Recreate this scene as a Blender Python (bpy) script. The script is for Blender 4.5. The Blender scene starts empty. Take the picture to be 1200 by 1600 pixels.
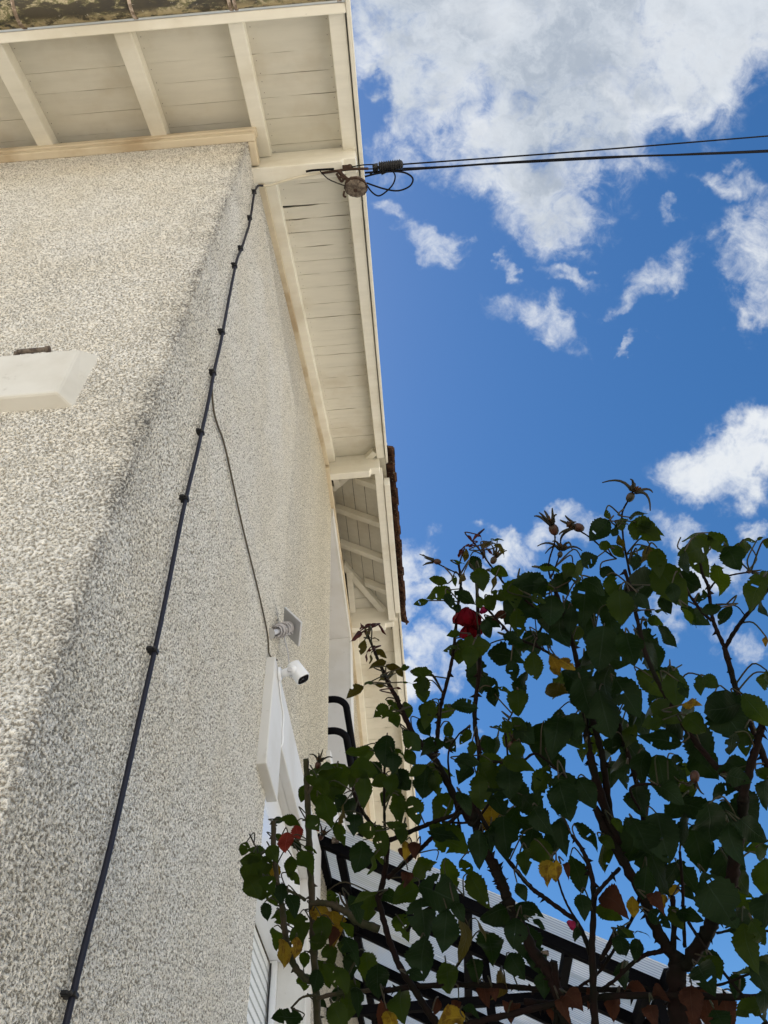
import bpy, bmesh, math, random
from mathutils import Vector, Matrix, noise
R = math.radians
C = bpy.context.scene.collection
S = bpy.context.scene
random.seed(7)

# ------------------------------------------------------------------ camera
F = 1230.0                        # focal length in pixels of the 1200x1600 photograph
EL, AZ, RO = 0.89798781, -0.01669403, -0.06870098
fw = Vector((math.sin(AZ)*math.cos(EL), math.cos(AZ)*math.cos(EL), math.sin(EL)))
r0 = fw.cross(Vector((0, 0, 1))).normalized(); u0 = r0.cross(fw)
cr = r0*math.cos(RO)+u0*math.sin(RO); cu = -r0*math.sin(RO)+u0*math.cos(RO)
cam = bpy.data.cameras.new("camera"); co = bpy.data.objects.new("camera", cam); C.objects.link(co)
m = Matrix((cr, cu, -fw)).transposed().to_4x4(); co.matrix_world = m
cam.sensor_fit = 'VERTICAL'; cam.sensor_height = 36; cam.lens = 36*F/1600
cam.clip_start = 0.02; cam.clip_end = 5000
cam.dof.use_dof = False
S.camera = co
S.render.resolution_x = 768; S.render.resolution_y = 1024

def P(x, y, d):                   # photo pixel + depth along the view axis -> world point
    return (cr*((x-600)/F) + cu*(-(y-800)/F) + fw)*d

# ------------------------------------------------------------------ light
SUN_EL, SUN_AZ = R(58), R(-62)    # azimuth from +Y towards +X
S.view_settings.view_transform = 'Standard'; S.view_settings.look = 'None'
S.view_settings.exposure = 1.22; S.view_settings.gamma = 1.0
sd = Vector((math.sin(SUN_AZ)*math.cos(SUN_EL), math.cos(SUN_AZ)*math.cos(SUN_EL), math.sin(SUN_EL)))
sl = bpy.data.lights.new("sun", 'SUN'); sl.energy = 5.0; sl.angle = R(0.53); sl.color = (1, .95, .87)
so = bpy.data.objects.new("sun", sl); C.objects.link(so); so.rotation_euler = sd.to_track_quat('Z', 'Y').to_euler()
so.location = (-6, 6, 12)
S.cycles.use_denoising = True
S.cycles.max_bounces = 10; S.cycles.diffuse_bounces = 5; S.cycles.transparent_max_bounces = 16

W = bpy.data.worlds.new("World"); S.world = W; W.use_nodes = True
class NT:
    """small node helper"""
    def __init__(s, nt): s.t = nt; s.n = nt.nodes; s.l = nt.links
    def new(s, typ, ins=None, **kw):
        n = s.n.new(typ)
        for k, v in kw.items(): setattr(n, k, v)
        if ins:
            for k, v in ins.items():
                if hasattr(v, 'is_output') or isinstance(v, bpy.types.NodeSocket): s.l.new(v, n.inputs[k])
                else: n.inputs[k].default_value = v
        return n
    def math(s, op, a, b=0.0, c=0.0, clamp=False):
        n = s.new('ShaderNodeMath', {0: a, 1: b, 2: c}, operation=op); n.use_clamp = clamp; return n.outputs[0]
    def noise(s, vec, scale, detail=4, rough=.5, dist=0, typ='FBM'):
        n = s.new('ShaderNodeTexNoise', {'Vector': vec, 'Scale': scale, 'Detail': detail, 'Roughness': rough, 'Distortion': dist})
        return n
    def ramp(s, v, a, b, lo=0.0, hi=1.0, smooth=True):
        n = s.new('ShaderNodeMapRange', {'Value': v, 'From Min': a, 'From Max': b, 'To Min': lo, 'To Max': hi})
        if smooth: n.interpolation_type = 'SMOOTHSTEP'
        return n.outputs[0]
    def mix(s, f, a, b, mode='MIX'):
        n = s.new('ShaderNodeMix', data_type='RGBA', blend_type=mode)
        for k, v in ((0, f), (6, a), (7, b)):
            if isinstance(v, bpy.types.NodeSocket): s.l.new(v, n.inputs[k])
            else: n.inputs[k].default_value = v if k == 0 else (*v, 1)[:4]
        return n.outputs[2]
def build_world():
    t = NT(W.node_tree); t.n.clear()
    sky = t.new('ShaderNodeTexSky', sky_type='NISHITA', sun_disc=False, sun_elevation=SUN_EL, sun_rotation=SUN_AZ,
                altitude=200, air_density=1.0, dust_density=.5, ozone_density=2.2)
    tc = t.new('ShaderNodeTexCoord').outputs['Generated']
    # cloud layout: a fixed tangent plane of the sky dome, centred at azimuth -1, elevation 51
    dots = [t.new('ShaderNodeVectorMath', {0: tc, 1: v}, operation='DOT_PRODUCT').outputs['Value'] for v in (cr, cu, fw)]
    den = t.math('MAXIMUM', dots[2], .08)
    u = t.math('DIVIDE', dots[0], den); v = t.math('DIVIDE', dots[1], den)
    uv = t.new('ShaderNodeCombineXYZ', {0: u, 1: v, 2: 0.0}).outputs[0]
    wn = t.noise(uv, 7, 5, .6)
    off = t.new('ShaderNodeVectorMath', {0: wn.outputs['Color'], 1: (.5, .5, .5)}, operation='SUBTRACT').outputs[0]
    off = t.new('ShaderNodeVectorMath', {0: off, 'Scale': .19}, operation='SCALE').outputs[0]
    q = t.new('ShaderNodeVectorMath', {0: uv, 1: off}, operation='ADD').outputs[0]
    wn2 = t.noise(uv, 30, 4, .6)
    off = t.new('ShaderNodeVectorMath', {0: wn2.outputs['Color'], 1: (.5, .5, .5)}, operation='SUBTRACT').outputs[0]
    off = t.new('ShaderNodeVectorMath', {0: off, 'Scale': .045}, operation='SCALE').outputs[0]
    q = t.new('ShaderNodeVectorMath', {0: q, 1: off}, operation='ADD').outputs[0]
    def blobs(lst):
        d = None
        for (x, y, rx, ry, rot, amp) in lst:
            mp = t.new('ShaderNodeMapping', {'Vector': q, 'Location': ((x-600)/F, -(y-800)/F, 0),
                       'Rotation': (0, 0, R(-rot)), 'Scale': (rx/F, ry/F, 1)}, vector_type='TEXTURE')
            ln = t.new('ShaderNodeVectorMath', {0: mp.outputs[0]}, operation='LENGTH').outputs['Value']
            g = t.ramp(ln, 0.25, 1.45, amp, 0)
            d = g if d is None else t.math('MAXIMUM', d, g)
        return d
    big = [(800, 30, 420, 190, 0, 1.15), (860, 190, 165, 160, 10, 1.1), (650, 150, 130, 120, 0, .95), (1080, 30, 260, 160, -8, 1.15),
           (865, 310, 95, 70, 25, .9), (760, 235, 110, 70, 15, .85), (1190, -20, 150, 150, 0, 1.1)]
    small = [(604, 322, 50, 24, 25, .56), (676, 374, 62, 34, 25, .68), (855, 492, 112, 48, 8, .70), (900, 412, 50, 20, 15, .56), (1030, 428, 80, 36, -25, .58),
             (1000, 462, 50, 22, -10, .56), (1185, 400, 72, 115, 15, .70), (1150, 280, 80, 38, 10, .58), (1195, 480, 44, 70, 0, .75), (1120, 722, 105, 58, 0, 1.0),
             (1190, 690, 60, 60, 0, .95), (1195, 802, 40, 26, 0, .7), (1050, 812, 62, 36, 20, .66), (825, 862, 66, 36, 10, .74), (905, 838, 66, 32, 0, .72),
             (640, 905, 66, 62, 60, .88), (735, 940, 80, 60, 0, .85), (660, 1010, 56, 44, 30, .82), (700, 1040, 60, 40, 0, .7), (630, 1060, 50, 40, 0, .8), (1050, 960, 60, 44, 0, .68),
             (1125, 880, 70, 50, 0, .66), (1000, 545, 36, 12, -10, .56), (805, 405, 20, 26, 0, .6), (1040, 345, 26, 16, 0, .52),
             (700, 1150, 60, 20, 0, .4), (1150, 975, 50, 30, 0, .5)]
    neg = blobs([(588, 175, 40, 34, 20, .75), (560, 188, 30, 24, 0, .5), (895, 215, 60, 26, -20, .33), (1000, 220, 50, 30, 10, .3)])
    db = blobs(big); ds = blobs(small)
    d = t.math('MAXIMUM', db, ds); d = t.math('SUBTRACT', d, neg)
    n1 = t.noise(q, 9, 9, .62).outputs['Fac']; n2 = t.noise(uv, 26, 8, .65, .6).outputs['Fac']
    nn = t.math('ADD', t.math('MULTIPLY', t.math('SUBTRACT', n1, .5), 1.3), t.math('MULTIPLY', t.math('SUBTRACT', n2, .5), 1.25))
    dd = t.math('ADD', d, t.math('MULTIPLY', nn, t.ramp(d, .0, .35)))
    inside = t.math('POWER', t.ramp(dd, .12, 1.12), 1.25)
    # rest of the sky dome, out of view: scattered clouds added for ambient light
    n3 = t.noise(tc, 2.6, 8, .6, .3).outputs['Fac']
    outside = t.ramp(n3, .47, .62)
    ln = t.new('ShaderNodeVectorMath', {0: uv}, operation='LENGTH').outputs['Value']
    far = t.ramp(t.math('MAXIMUM', ln, t.ramp(dots[2], .3, .15, 0, 9, False)), .95, 1.15)
    cov = t.math('ADD', t.math('MULTIPLY', inside, t.math('SUBTRACT', 1, far)), t.math('MULTIPLY', outside, far))
    # greyer middle of the thick clouds
    n4 = t.noise(uv, 6, 6, .55, .3).outputs['Fac']
    thick = t.math('MULTIPLY', t.ramp(db, .68, 1.08), t.ramp(n4, .32, .62, .35, 1))
    thick = t.math('ADD', thick, t.math('MULTIPLY', t.ramp(nn, -.3, .35, 0, .22), 1), clamp=True)
    n5 = t.noise(q, 15, 8, .62).outputs['Fac']
    cc = t.mix(thick, (5.2, 5.35, 5.5), (2.45, 2.8, 3.3))
    cc = t.mix(t.ramp(n5, .38, .66, .0, .55), cc, (4.3, 4.6, 4.95))
    cc = t.mix(far, cc, (13.0, 12.9, 12.6))  # unseen clouds made brighter than the visible ones, as neutral fill light
    up = t.new('ShaderNodeSeparateXYZ', {0: tc}).outputs[2]
    cov = t.math('MULTIPLY', cov, t.ramp(up, -.02, .1))
    hs = t.new('ShaderNodeHueSaturation', {'Color': sky.outputs[0], 'Saturation': 1.3, 'Value': .89}).outputs[0]
    col = t.mix(cov, hs, cc)
    bg = t.new('ShaderNodeBackground', {'Color': col, 'Strength': .075})
    out = t.new('ShaderNodeOutputWorld', {'Surface': bg.outputs[0]})
build_world()
W.cycles.sampling_method = 'MANUAL'; W.cycles.sample_map_resolution = 512

# ------------------------------------------------------------------ materials
def mat(name, col, rough=.6, spec=.4, metal=0, fn=None, bump=None):
    m = bpy.data.materials.new(name); m.use_nodes = True
    t = NT(m.node_tree); t.n.clear()
    b = t.new('ShaderNodeBsdfPrincipled', {'Base Color': (*col, 1), 'Roughness': rough, 'Metallic': metal, 'Specular IOR Level': spec})
    o = t.new('ShaderNodeOutputMaterial', {'Surface': b.outputs[0]})
    if fn: fn(t, b, o)
    return m
def coords(t): return t.new('ShaderNodeTexCoord').outputs['Object']
def geo_pos(t): return t.new('ShaderNodeNewGeometry').outputs['Position']

def f_pebble(t, b, o):
    p = geo_pos(t)
    n1 = t.noise(p, 160, 2.5, .55, .15).outputs['Fac']
    n2 = t.noise(p, 420, 2, .6).outputs['Fac']
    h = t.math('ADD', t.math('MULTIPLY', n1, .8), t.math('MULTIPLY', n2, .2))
    # grime and painted self-shadow darken the pits between grains; grains are pale cement
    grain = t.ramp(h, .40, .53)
    nb = t.noise(p, 3.2, 5, .6).outputs['Fac']; nc = t.noise(p, 1.1, 3, .5).outputs['Fac']
    pale = t.mix(t.ramp(nb, .35, .65), (.82, .775, .675), (.86, .83, .755))
    sep = t.new('ShaderNodeSeparateXYZ', {0: p}); X, Y, Z = sep.outputs
    warm = t.math('MULTIPLY', t.ramp(Y, 1.6, 3.6), t.ramp(Z, .9, 2.6))
    pale = t.mix(t.math('MULTIPLY', warm, .8), pale, (.82, .74, .56))
    grime_shade = t.mix(t.ramp(nc, .35, .65), (.32, .29, .235), (.38, .34, .265))
    grime_shade = t.mix(t.math('MULTIPLY', t.ramp(Y, .885, .92), .85), grime_shade, (.235, .22, .18))
    grime_shade = t.mix(t.math('MULTIPLY', warm, .9), grime_shade, (.25, .205, .125))
    col = t.mix(grain, grime_shade, pale)
    # grime along the corner of the house and rising stains
    ed = t.math('MAXIMUM', t.math('SUBTRACT', Y, .88), t.math('SUBTRACT', -.52, X))
    wob = t.math('MULTIPLY', t.math('SUBTRACT', nb, .5), .16)
    ed = t.math('ADD', ed, wob)
    g1 = t.math('MULTIPLY', t.ramp(Z, .3, 1.3, .45, 1), t.math('ADD', t.math('MULTIPLY', t.ramp(t.math('SUBTRACT', ed, t.math('MULTIPLY', wob, .7)), .034, .004), t.ramp(t.noise(p, 16, 4, .65).outputs['Fac'], .35, .6, .15, .52)), t.math('MULTIPLY', t.ramp(ed, .20, -.02), t.ramp(t.noise(p, 7, 5, .65).outputs['Fac'], .35, .62, .05, .38))))
    stz = t.new('ShaderNodeMapping', {'Vector': p, 'Scale': (7, 7, .9)}).outputs[0]
    st = t.ramp(t.noise(stz, 1.0, 5, .6).outputs['Fac'], .52, .72, 0, .10)
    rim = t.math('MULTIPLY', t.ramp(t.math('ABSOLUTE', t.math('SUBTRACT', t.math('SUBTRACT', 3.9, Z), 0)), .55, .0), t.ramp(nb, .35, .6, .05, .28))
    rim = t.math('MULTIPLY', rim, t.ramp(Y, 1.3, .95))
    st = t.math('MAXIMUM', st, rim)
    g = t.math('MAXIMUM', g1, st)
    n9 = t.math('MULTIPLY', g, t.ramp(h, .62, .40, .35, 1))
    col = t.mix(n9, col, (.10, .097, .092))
    t.l.new(col, b.inputs['Base Color'])
    bp = t.new('ShaderNodeBump', {'Height': t.ramp(h, .3, .7, 0, 1, False), 'Strength': .5, 'Distance': .0025})
    t.l.new(bp.outputs[0], b.inputs['Normal'])
    ds_ = t.new('ShaderNodeDisplacement', {'Height': t.math('ADD', t.ramp(h, .36, .62), t.math('MULTIPLY', n2, .35)), 'Midlevel': .7, 'Scale': .0048})
    t.l.new(ds_.outputs[0], o.inputs['Displacement'])
M = {}
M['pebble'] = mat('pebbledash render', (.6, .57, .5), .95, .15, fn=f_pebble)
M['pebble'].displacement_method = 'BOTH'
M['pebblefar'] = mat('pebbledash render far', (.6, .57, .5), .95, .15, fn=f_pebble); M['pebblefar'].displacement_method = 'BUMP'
def f_wood(base, dark, crack=.35, sc=1.0):
    def f(t, b, o):
        p = geo_pos(t)
        mp = t.new('ShaderNodeMapping', {'Vector': p, 'Scale': (2.2*sc, 14*sc, 14*sc)}).outputs[0]
        n = t.noise(mp, 1.6, 6, .65).outputs['Fac']
        col = t.mix(t.ramp(n, .35, .7), base, tuple(c*.93 for c in base))
        d = t.noise(p, 2.3, 5, .6).outputs['Fac']
        col = t.mix(t.ramp(d, .46, .68, 0, .75), col, dark); fs_ = t.noise(p, 38, 5, .7).outputs['Fac']; col = t.mix(t.ramp(fs_, .66, .72, 0, .35), col, tuple(c*.6 for c in dark))
        v = t.noise(t.new('ShaderNodeMapping', {'Vector': p, 'Scale': (9, 120, 60)}).outputs[0], 1, 3, .7).outputs['Fac']
        cm = t.math('MULTIPLY', t.ramp(v, .71, .74), t.ramp(d, .45, .6, 0, crack))
        col = t.mix(cm, col, (.12, .1, .07))
        t.l.new(col, b.inputs['Base Color'])
        bp = t.new('ShaderNodeBump', {'Height': t.math('ADD', n, t.math('MULTIPLY', v, .4)), 'Strength': .12, 'Distance': .003}); t.l.new(bp.outputs[0], b.inputs['Normal'])
    return f
M['soffit'] = mat('painted soffit boards', (.6, .57, .47), .55, .3, fn=f_wood((.66, .635, .55), (.53, .48, .38)))
M['beam'] = mat('painted rafters', (.7, .67, .58), .5, .35, fn=f_wood((.78, .755, .66), (.62, .575, .46), .3))
M['trim'] = mat('stained trim', (.5, .4, .27), .55, .3, fn=f_wood((.60, .52, .38), (.34, .24, .13), .6))
def f_paint(base, dark):
    def f(t, b, o):
        p = geo_pos(t); n = t.noise(p, 3.5, 6, .6).outputs['Fac']; n2 = t.noise(p, 22, 5, .7).outputs['Fac']
        col = t.mix(t.ramp(n, .4, .7, 0, .8), base, dark); col = t.mix(t.ramp(n2, .60, .70, 0, .45), col, tuple(c*.8 for c in dark))
        t.l.new(col, b.inputs['Base Color'])
        bp = t.new('ShaderNodeBump', {'Height': n2, 'Strength': .2, 'Distance': .003}); t.l.new(bp.outputs[0], b.inputs['Normal'])
    return f
M['cream'] = mat('cream masonry paint', (.5, .48, .44), .8, .2, fn=f_paint((.60, .58, .52), (.48, .45, .38)))
M['white'] = mat('white masonry paint', (.78, .78, .76), .6, .35, fn=f_paint((.62, .615, .59), (.55, .53, .48)))
M['reveal'] = mat('white reveal paint', (.76, .76, .76), .6, .3, fn=f_paint((.66, .65, .63), (.60, .58, .54)))
M['pvc'] = mat('white plastic shutter', (.78, .80, .82), .16, .6)
M['slat'] = mat('shutter slats', (.74, .77, .78), .35, .5)
M['deck'] = mat('dark roof underside', (.05, .045, .04), .9, .1)
M['black'] = mat('black coated steel', (.003, .003, .004), .75, .05)
M['rubber'] = mat('black rubber', (.012, .012, .013), .5, .4)
M['cable'] = mat('sheathed cable', (.014, .015, .026), .5, .25)
M['oldcable'] = mat('painted wire', (.09, .075, .05), .6, .3)
M['wire'] = mat('overhead line', (.008, .008, .010), .8, .08)
M['paintwire'] = mat('paint covered wire', (.62, .57, .45), .6, .3)
M['plastic'] = mat('white plastic', (.78, .79, .8), .28, .5)
M['greyplastic'] = mat('grey plastic', (.52, .52, .53), .5, .35)
M['greycable'] = mat('grey lead', (.45, .43, .43), .5, .35)
M['glassblack'] = mat('camera glass', (.006, .006, .008), .06, .8)
def f_tile(t, b, o):
    p = geo_pos(t); n = t.noise(p, 14, 5, .65).outputs['Fac']
    col = t.mix(t.ramp(n, .4, .65), (.035, .017, .012), (.10, .05, .03)); col = t.mix(t.ramp(t.noise(p, 60, 3).outputs['Fac'], .62, .7), col, (.2, .2, .15))
    t.l.new(col, b.inputs['Base Color']); bp = t.new('ShaderNodeBump', {'Height': n, 'Strength': .5, 'Distance': .01}); t.l.new(bp.outputs[0], b.inputs['Normal'])
M['tile'] = mat('dark clay tile', (.06, .03, .02), .9, .15, fn=f_tile)
def f_gutter(t, b, o):
    p = geo_pos(t)
    n = t.noise(t.new('ShaderNodeMapping', {'Vector': p, 'Scale': (6, 16, 16)}).outputs[0], 1.3, 8, .7, .4).outputs['Fac']
    n2 = t.noise(p, 45, 4, .7).outputs['Fac']; n3 = t.noise(p, 4.5, 4, .6).outputs['Fac']
    col = t.mix(t.ramp(n3, .35, .6), (.016, .018, .019), (.05, .04, .022))
    col = t.mix(t.ramp(n, .46, .56), col, (.13, .12, .05))
    col = t.mix(t.math('MULTIPLY', t.ramp(n, .50, .57), t.ramp(n2, .42, .56)), col, (.42, .36, .23))
    col = t.mix(t.ramp(n2, .66, .7), col, (.35, .33, .28))
    sep = t.new('ShaderNodeSeparateXYZ', {0: p})
    e = t.math('MULTIPLY', t.ramp(sep.outputs[1], .315, .352), t.ramp(t.noise(p, 22, 4, .7).outputs['Fac'], .4, .55))
    col = t.mix(e, col, (.36, .29, .16))
    t.l.new(col, b.inputs['Base Color']); bp = t.new('ShaderNodeBump', {'Height': n2, 'Strength': .5, 'Distance': .004}); t.l.new(bp.outputs[0], b.inputs['Normal'])
M['gutter'] = mat('lichened gutter', (.05, .05, .04), .55, .4, fn=f_gutter)
M['seam'] = mat('gutter joint', (.38, .30, .24), .8, .2, fn=lambda t, b, o: t.l.new(t.mix(t.ramp(t.noise(geo_pos(t), 40, 4, .6).outputs['Fac'], .4, .6), (.20, .15, .11), (.50, .41, .34)), b.inputs['Base Color']))
def f_rust(t, b, o):
    p = geo_pos(t); n = t.noise(p, 45, 5, .7).outputs['Fac']
    t.l.new(t.mix(t.ramp(n, .4, .6), (.07, .052, .042), (.19, .155, .12)), b.inputs['Base Color'])
M['rust'] = mat('rusty weathered iron', (.2, .14, .1), .85, .2, fn=f_rust)
M['rustdark'] = mat('dark rusted iron', (.05, .03, .022), .85, .2)
def f_poly(t, b, o):
    # twin-wall sheet: many fine flutes running down the slope, weathered
    p = geo_pos(t); sep = t.new('ShaderNodeSeparateXYZ', {0: p})
    fl = t.math('FRACT', t.math('MULTIPLY', sep.outputs[1], 43))
    rib = t.ramp(t.math('ABSOLUTE', t.math('SUBTRACT', fl, .5)), .26, .44)
    g = t.noise(t.new('ShaderNodeMapping', {'Vector': p, 'Scale': (.8, 9, .8)}).outputs[0], 2, 5, .6).outputs['Fac']
    col = t.mix(rib, (1.0, .99, .95), (.30, .32, .34)); col = t.mix(t.ramp(g, .45, .7, 0, .5), col, (.62, .60, .50))
    tr = t.new('ShaderNodeBsdfTranslucent', {'Color': col}); gl = t.new('ShaderNodeBsdfGlossy', {'Color': (1, 1, 1, 1), 'Roughness': .12})
    tp = t.new('ShaderNodeBsdfTransparent', {'Color': (.93, .95, .96, 1)})
    df = t.new('ShaderNodeBsdfDiffuse', {'Color': col})
    a = t.new('ShaderNodeMixShader', {0: .15, 1: tr.outputs[0], 2: df.outputs[0]})
    c = t.new('ShaderNodeMixShader', {0: t.ramp(rib, 0, 1, .42, .12), 1: a.outputs[0], 2: tp.outputs[0]})
    d = t.new('ShaderNodeMixShader', {0: .08, 1: c.outputs[0], 2: gl.outputs[0]})
    t.l.new(d.outputs[0], o.inputs[0])
M['poly'] = mat('polycarbonate', (.8, .8, .8), fn=f_poly)
M['ground'] = mat('pale gravel', (.4, .38, .34), .95, .1, fn=lambda t, b, o: t.l.new(t.mix(t.ramp(t.noise(geo_pos(t), 25, 6, .7).outputs['Fac'], .35, .65), (.42, .38, .32), (.57, .52, .44)), b.inputs['Base Color']))
M['glass'] = mat('window glass', (.05, .06, .07), .03, .8)
M['plaster'] = mat('beige rendered wall', (.55, .47, .33), .9, .2)

def leafmat(name, cols, trans=.3, rough=.42, spots=None, tint=(.10, .20, .02), vein=.5):
    def f(t, b, o):
        g = t.new('ShaderNodeNewGeometry'); r = g.outputs['Random Per Island']
        p = g.outputs['Position']; n = t.noise(p, 55, 4, .6).outputs['Fac']
        c = t.mix(r, cols[0], cols[1]); c = t.mix(t.ramp(n, .35, .7, 0, .6), c, cols[2])
        if spots: c = t.mix(t.ramp(t.noise(p, 70, 5, .7).outputs['Fac'], .46, .6), c, spots)
        bl = t.new('ShaderNodeAttribute', attribute_name='blade').outputs['Vector']
        sp_ = t.new('ShaderNodeSeparateXYZ', {0: bl}); u_, v_ = sp_.outputs[0], t.math('ABSOLUTE', sp_.outputs[1])
        mid_ = t.ramp(v_, .07, .0)
        lat = t.math('ABSOLUTE', t.math('SUBTRACT', t.math('FRACT', t.math('SUBTRACT', t.math('MULTIPLY', u_, 8.0), t.math('MULTIPLY', v_, 1.8))), .5))
        lat = t.math('MULTIPLY', t.ramp(lat, .10, .0), .45)
        vn = t.math('MULTIPLY', t.math('MAXIMUM', mid_, lat), t.math('MULTIPLY', t.ramp(t.math('ADD', u_, v_), .001, .002, 0, 1), vein))
        c = t.mix(vn, c, tuple(min(.8, x*2.2+.015) for x in cols[0]))
        t.l.new(c, b.inputs['Base Color'])
        b.inputs['Roughness'].default_value = rough
        tr = t.new('ShaderNodeBsdfTranslucent', {'Color': t.mix(vn, t.mix(r, tint, tuple(x*.55 for x in tint)), tuple(x*.4 for x in tint))})
        mx = t.new('ShaderNodeMixShader', {0: trans, 1: b.outputs[0], 2: tr.outputs[0]})
        bp = t.new('ShaderNodeBump', {'Height': t.math('ADD', t.math('MULTIPLY', n, .6), vn), 'Strength': .45, 'Distance': .002}); t.l.new(bp.outputs[0], b.inputs['Normal'])
        t.l.new(mx.outputs[0], o.inputs[0])
    return mat(name, cols[0], rough, .06, fn=f)
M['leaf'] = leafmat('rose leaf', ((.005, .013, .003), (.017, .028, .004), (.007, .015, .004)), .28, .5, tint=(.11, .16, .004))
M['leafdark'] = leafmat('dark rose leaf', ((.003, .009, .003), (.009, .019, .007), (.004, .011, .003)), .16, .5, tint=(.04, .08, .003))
M['leafy'] = leafmat('yellowing leaf', ((.20, .135, .012), (.15, .085, .01), (.10, .085, .015)), .35, .6, spots=(.05, .022, .008), tint=(.32, .19, .01))
M['leafb'] = leafmat('dry brown leaf', ((.028, .013, .008), (.042, .018, .011), (.018, .009, .006)), .22, .9, spots=(.02, .009, .006), tint=(.14, .04, .015), vein=.3)
M['leafr'] = leafmat('red leaf', ((.13, .018, .016), (.17, .03, .02), (.07, .012, .01)), .3, .5, tint=(.25, .02, .012))
M['leafo'] = leafmat('young olive leaf', ((.030, .030, .006), (.042, .026, .008), (.022, .020, .005)), .3, .45, tint=(.12, .085, .005))
M['leafm'] = leafmat('young maroon leaf', ((.030, .009, .008), (.05, .012, .010), (.02, .008, .006)), .25, .4, tint=(.12, .014, .01))
M['stem'] = mat('dark rose cane', (.03, .018, .012), .8, .08, fn=lambda t, b, o: t.l.new(t.mix(t.ramp(t.noise(geo_pos(t), 30, 4, .6).outputs['Fac'], .35, .65), (.005, .005, .003), (.010, .005, .004)), b.inputs['Base Color']))
M['greenstem'] = mat('green rose cane', (.06, .07, .03), .7, .12, fn=lambda t, b, o: t.l.new(t.mix(t.ramp(t.noise(geo_pos(t), 30, 4, .6).outputs['Fac'], .35, .65), (.022, .025, .010), (.045, .034, .022)), b.inputs['Base Color']))
M['petal'] = leafmat('deep red petal', ((.10, .001, .005), (.07, .001, .004), (.13, .002, .008)), .3, .6, tint=(.20, .0, .006))
M['pinkpetal'] = leafmat('wilted magenta petal', ((.25, .015, .07), (.2, .01, .05), (.12, .02, .03)), .3, .6, tint=(.5, .01, .1))
M['hip'] = mat('rose hip', (.05, .045, .012), .5, .3, fn=lambda t, b, o: t.l.new(t.mix(t.ramp(t.noise(geo_pos(t), 60, 3).outputs['Fac'], .4, .6), (.016, .016, .005), (.045, .014, .006)), b.inputs['Base Color']))
M['sepal'] = mat('dry sepal', (.018, .015, .006), .7, .2)
M['stamen'] = mat('dry stamens', (.06, .032, .014), .9, .1)

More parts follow.
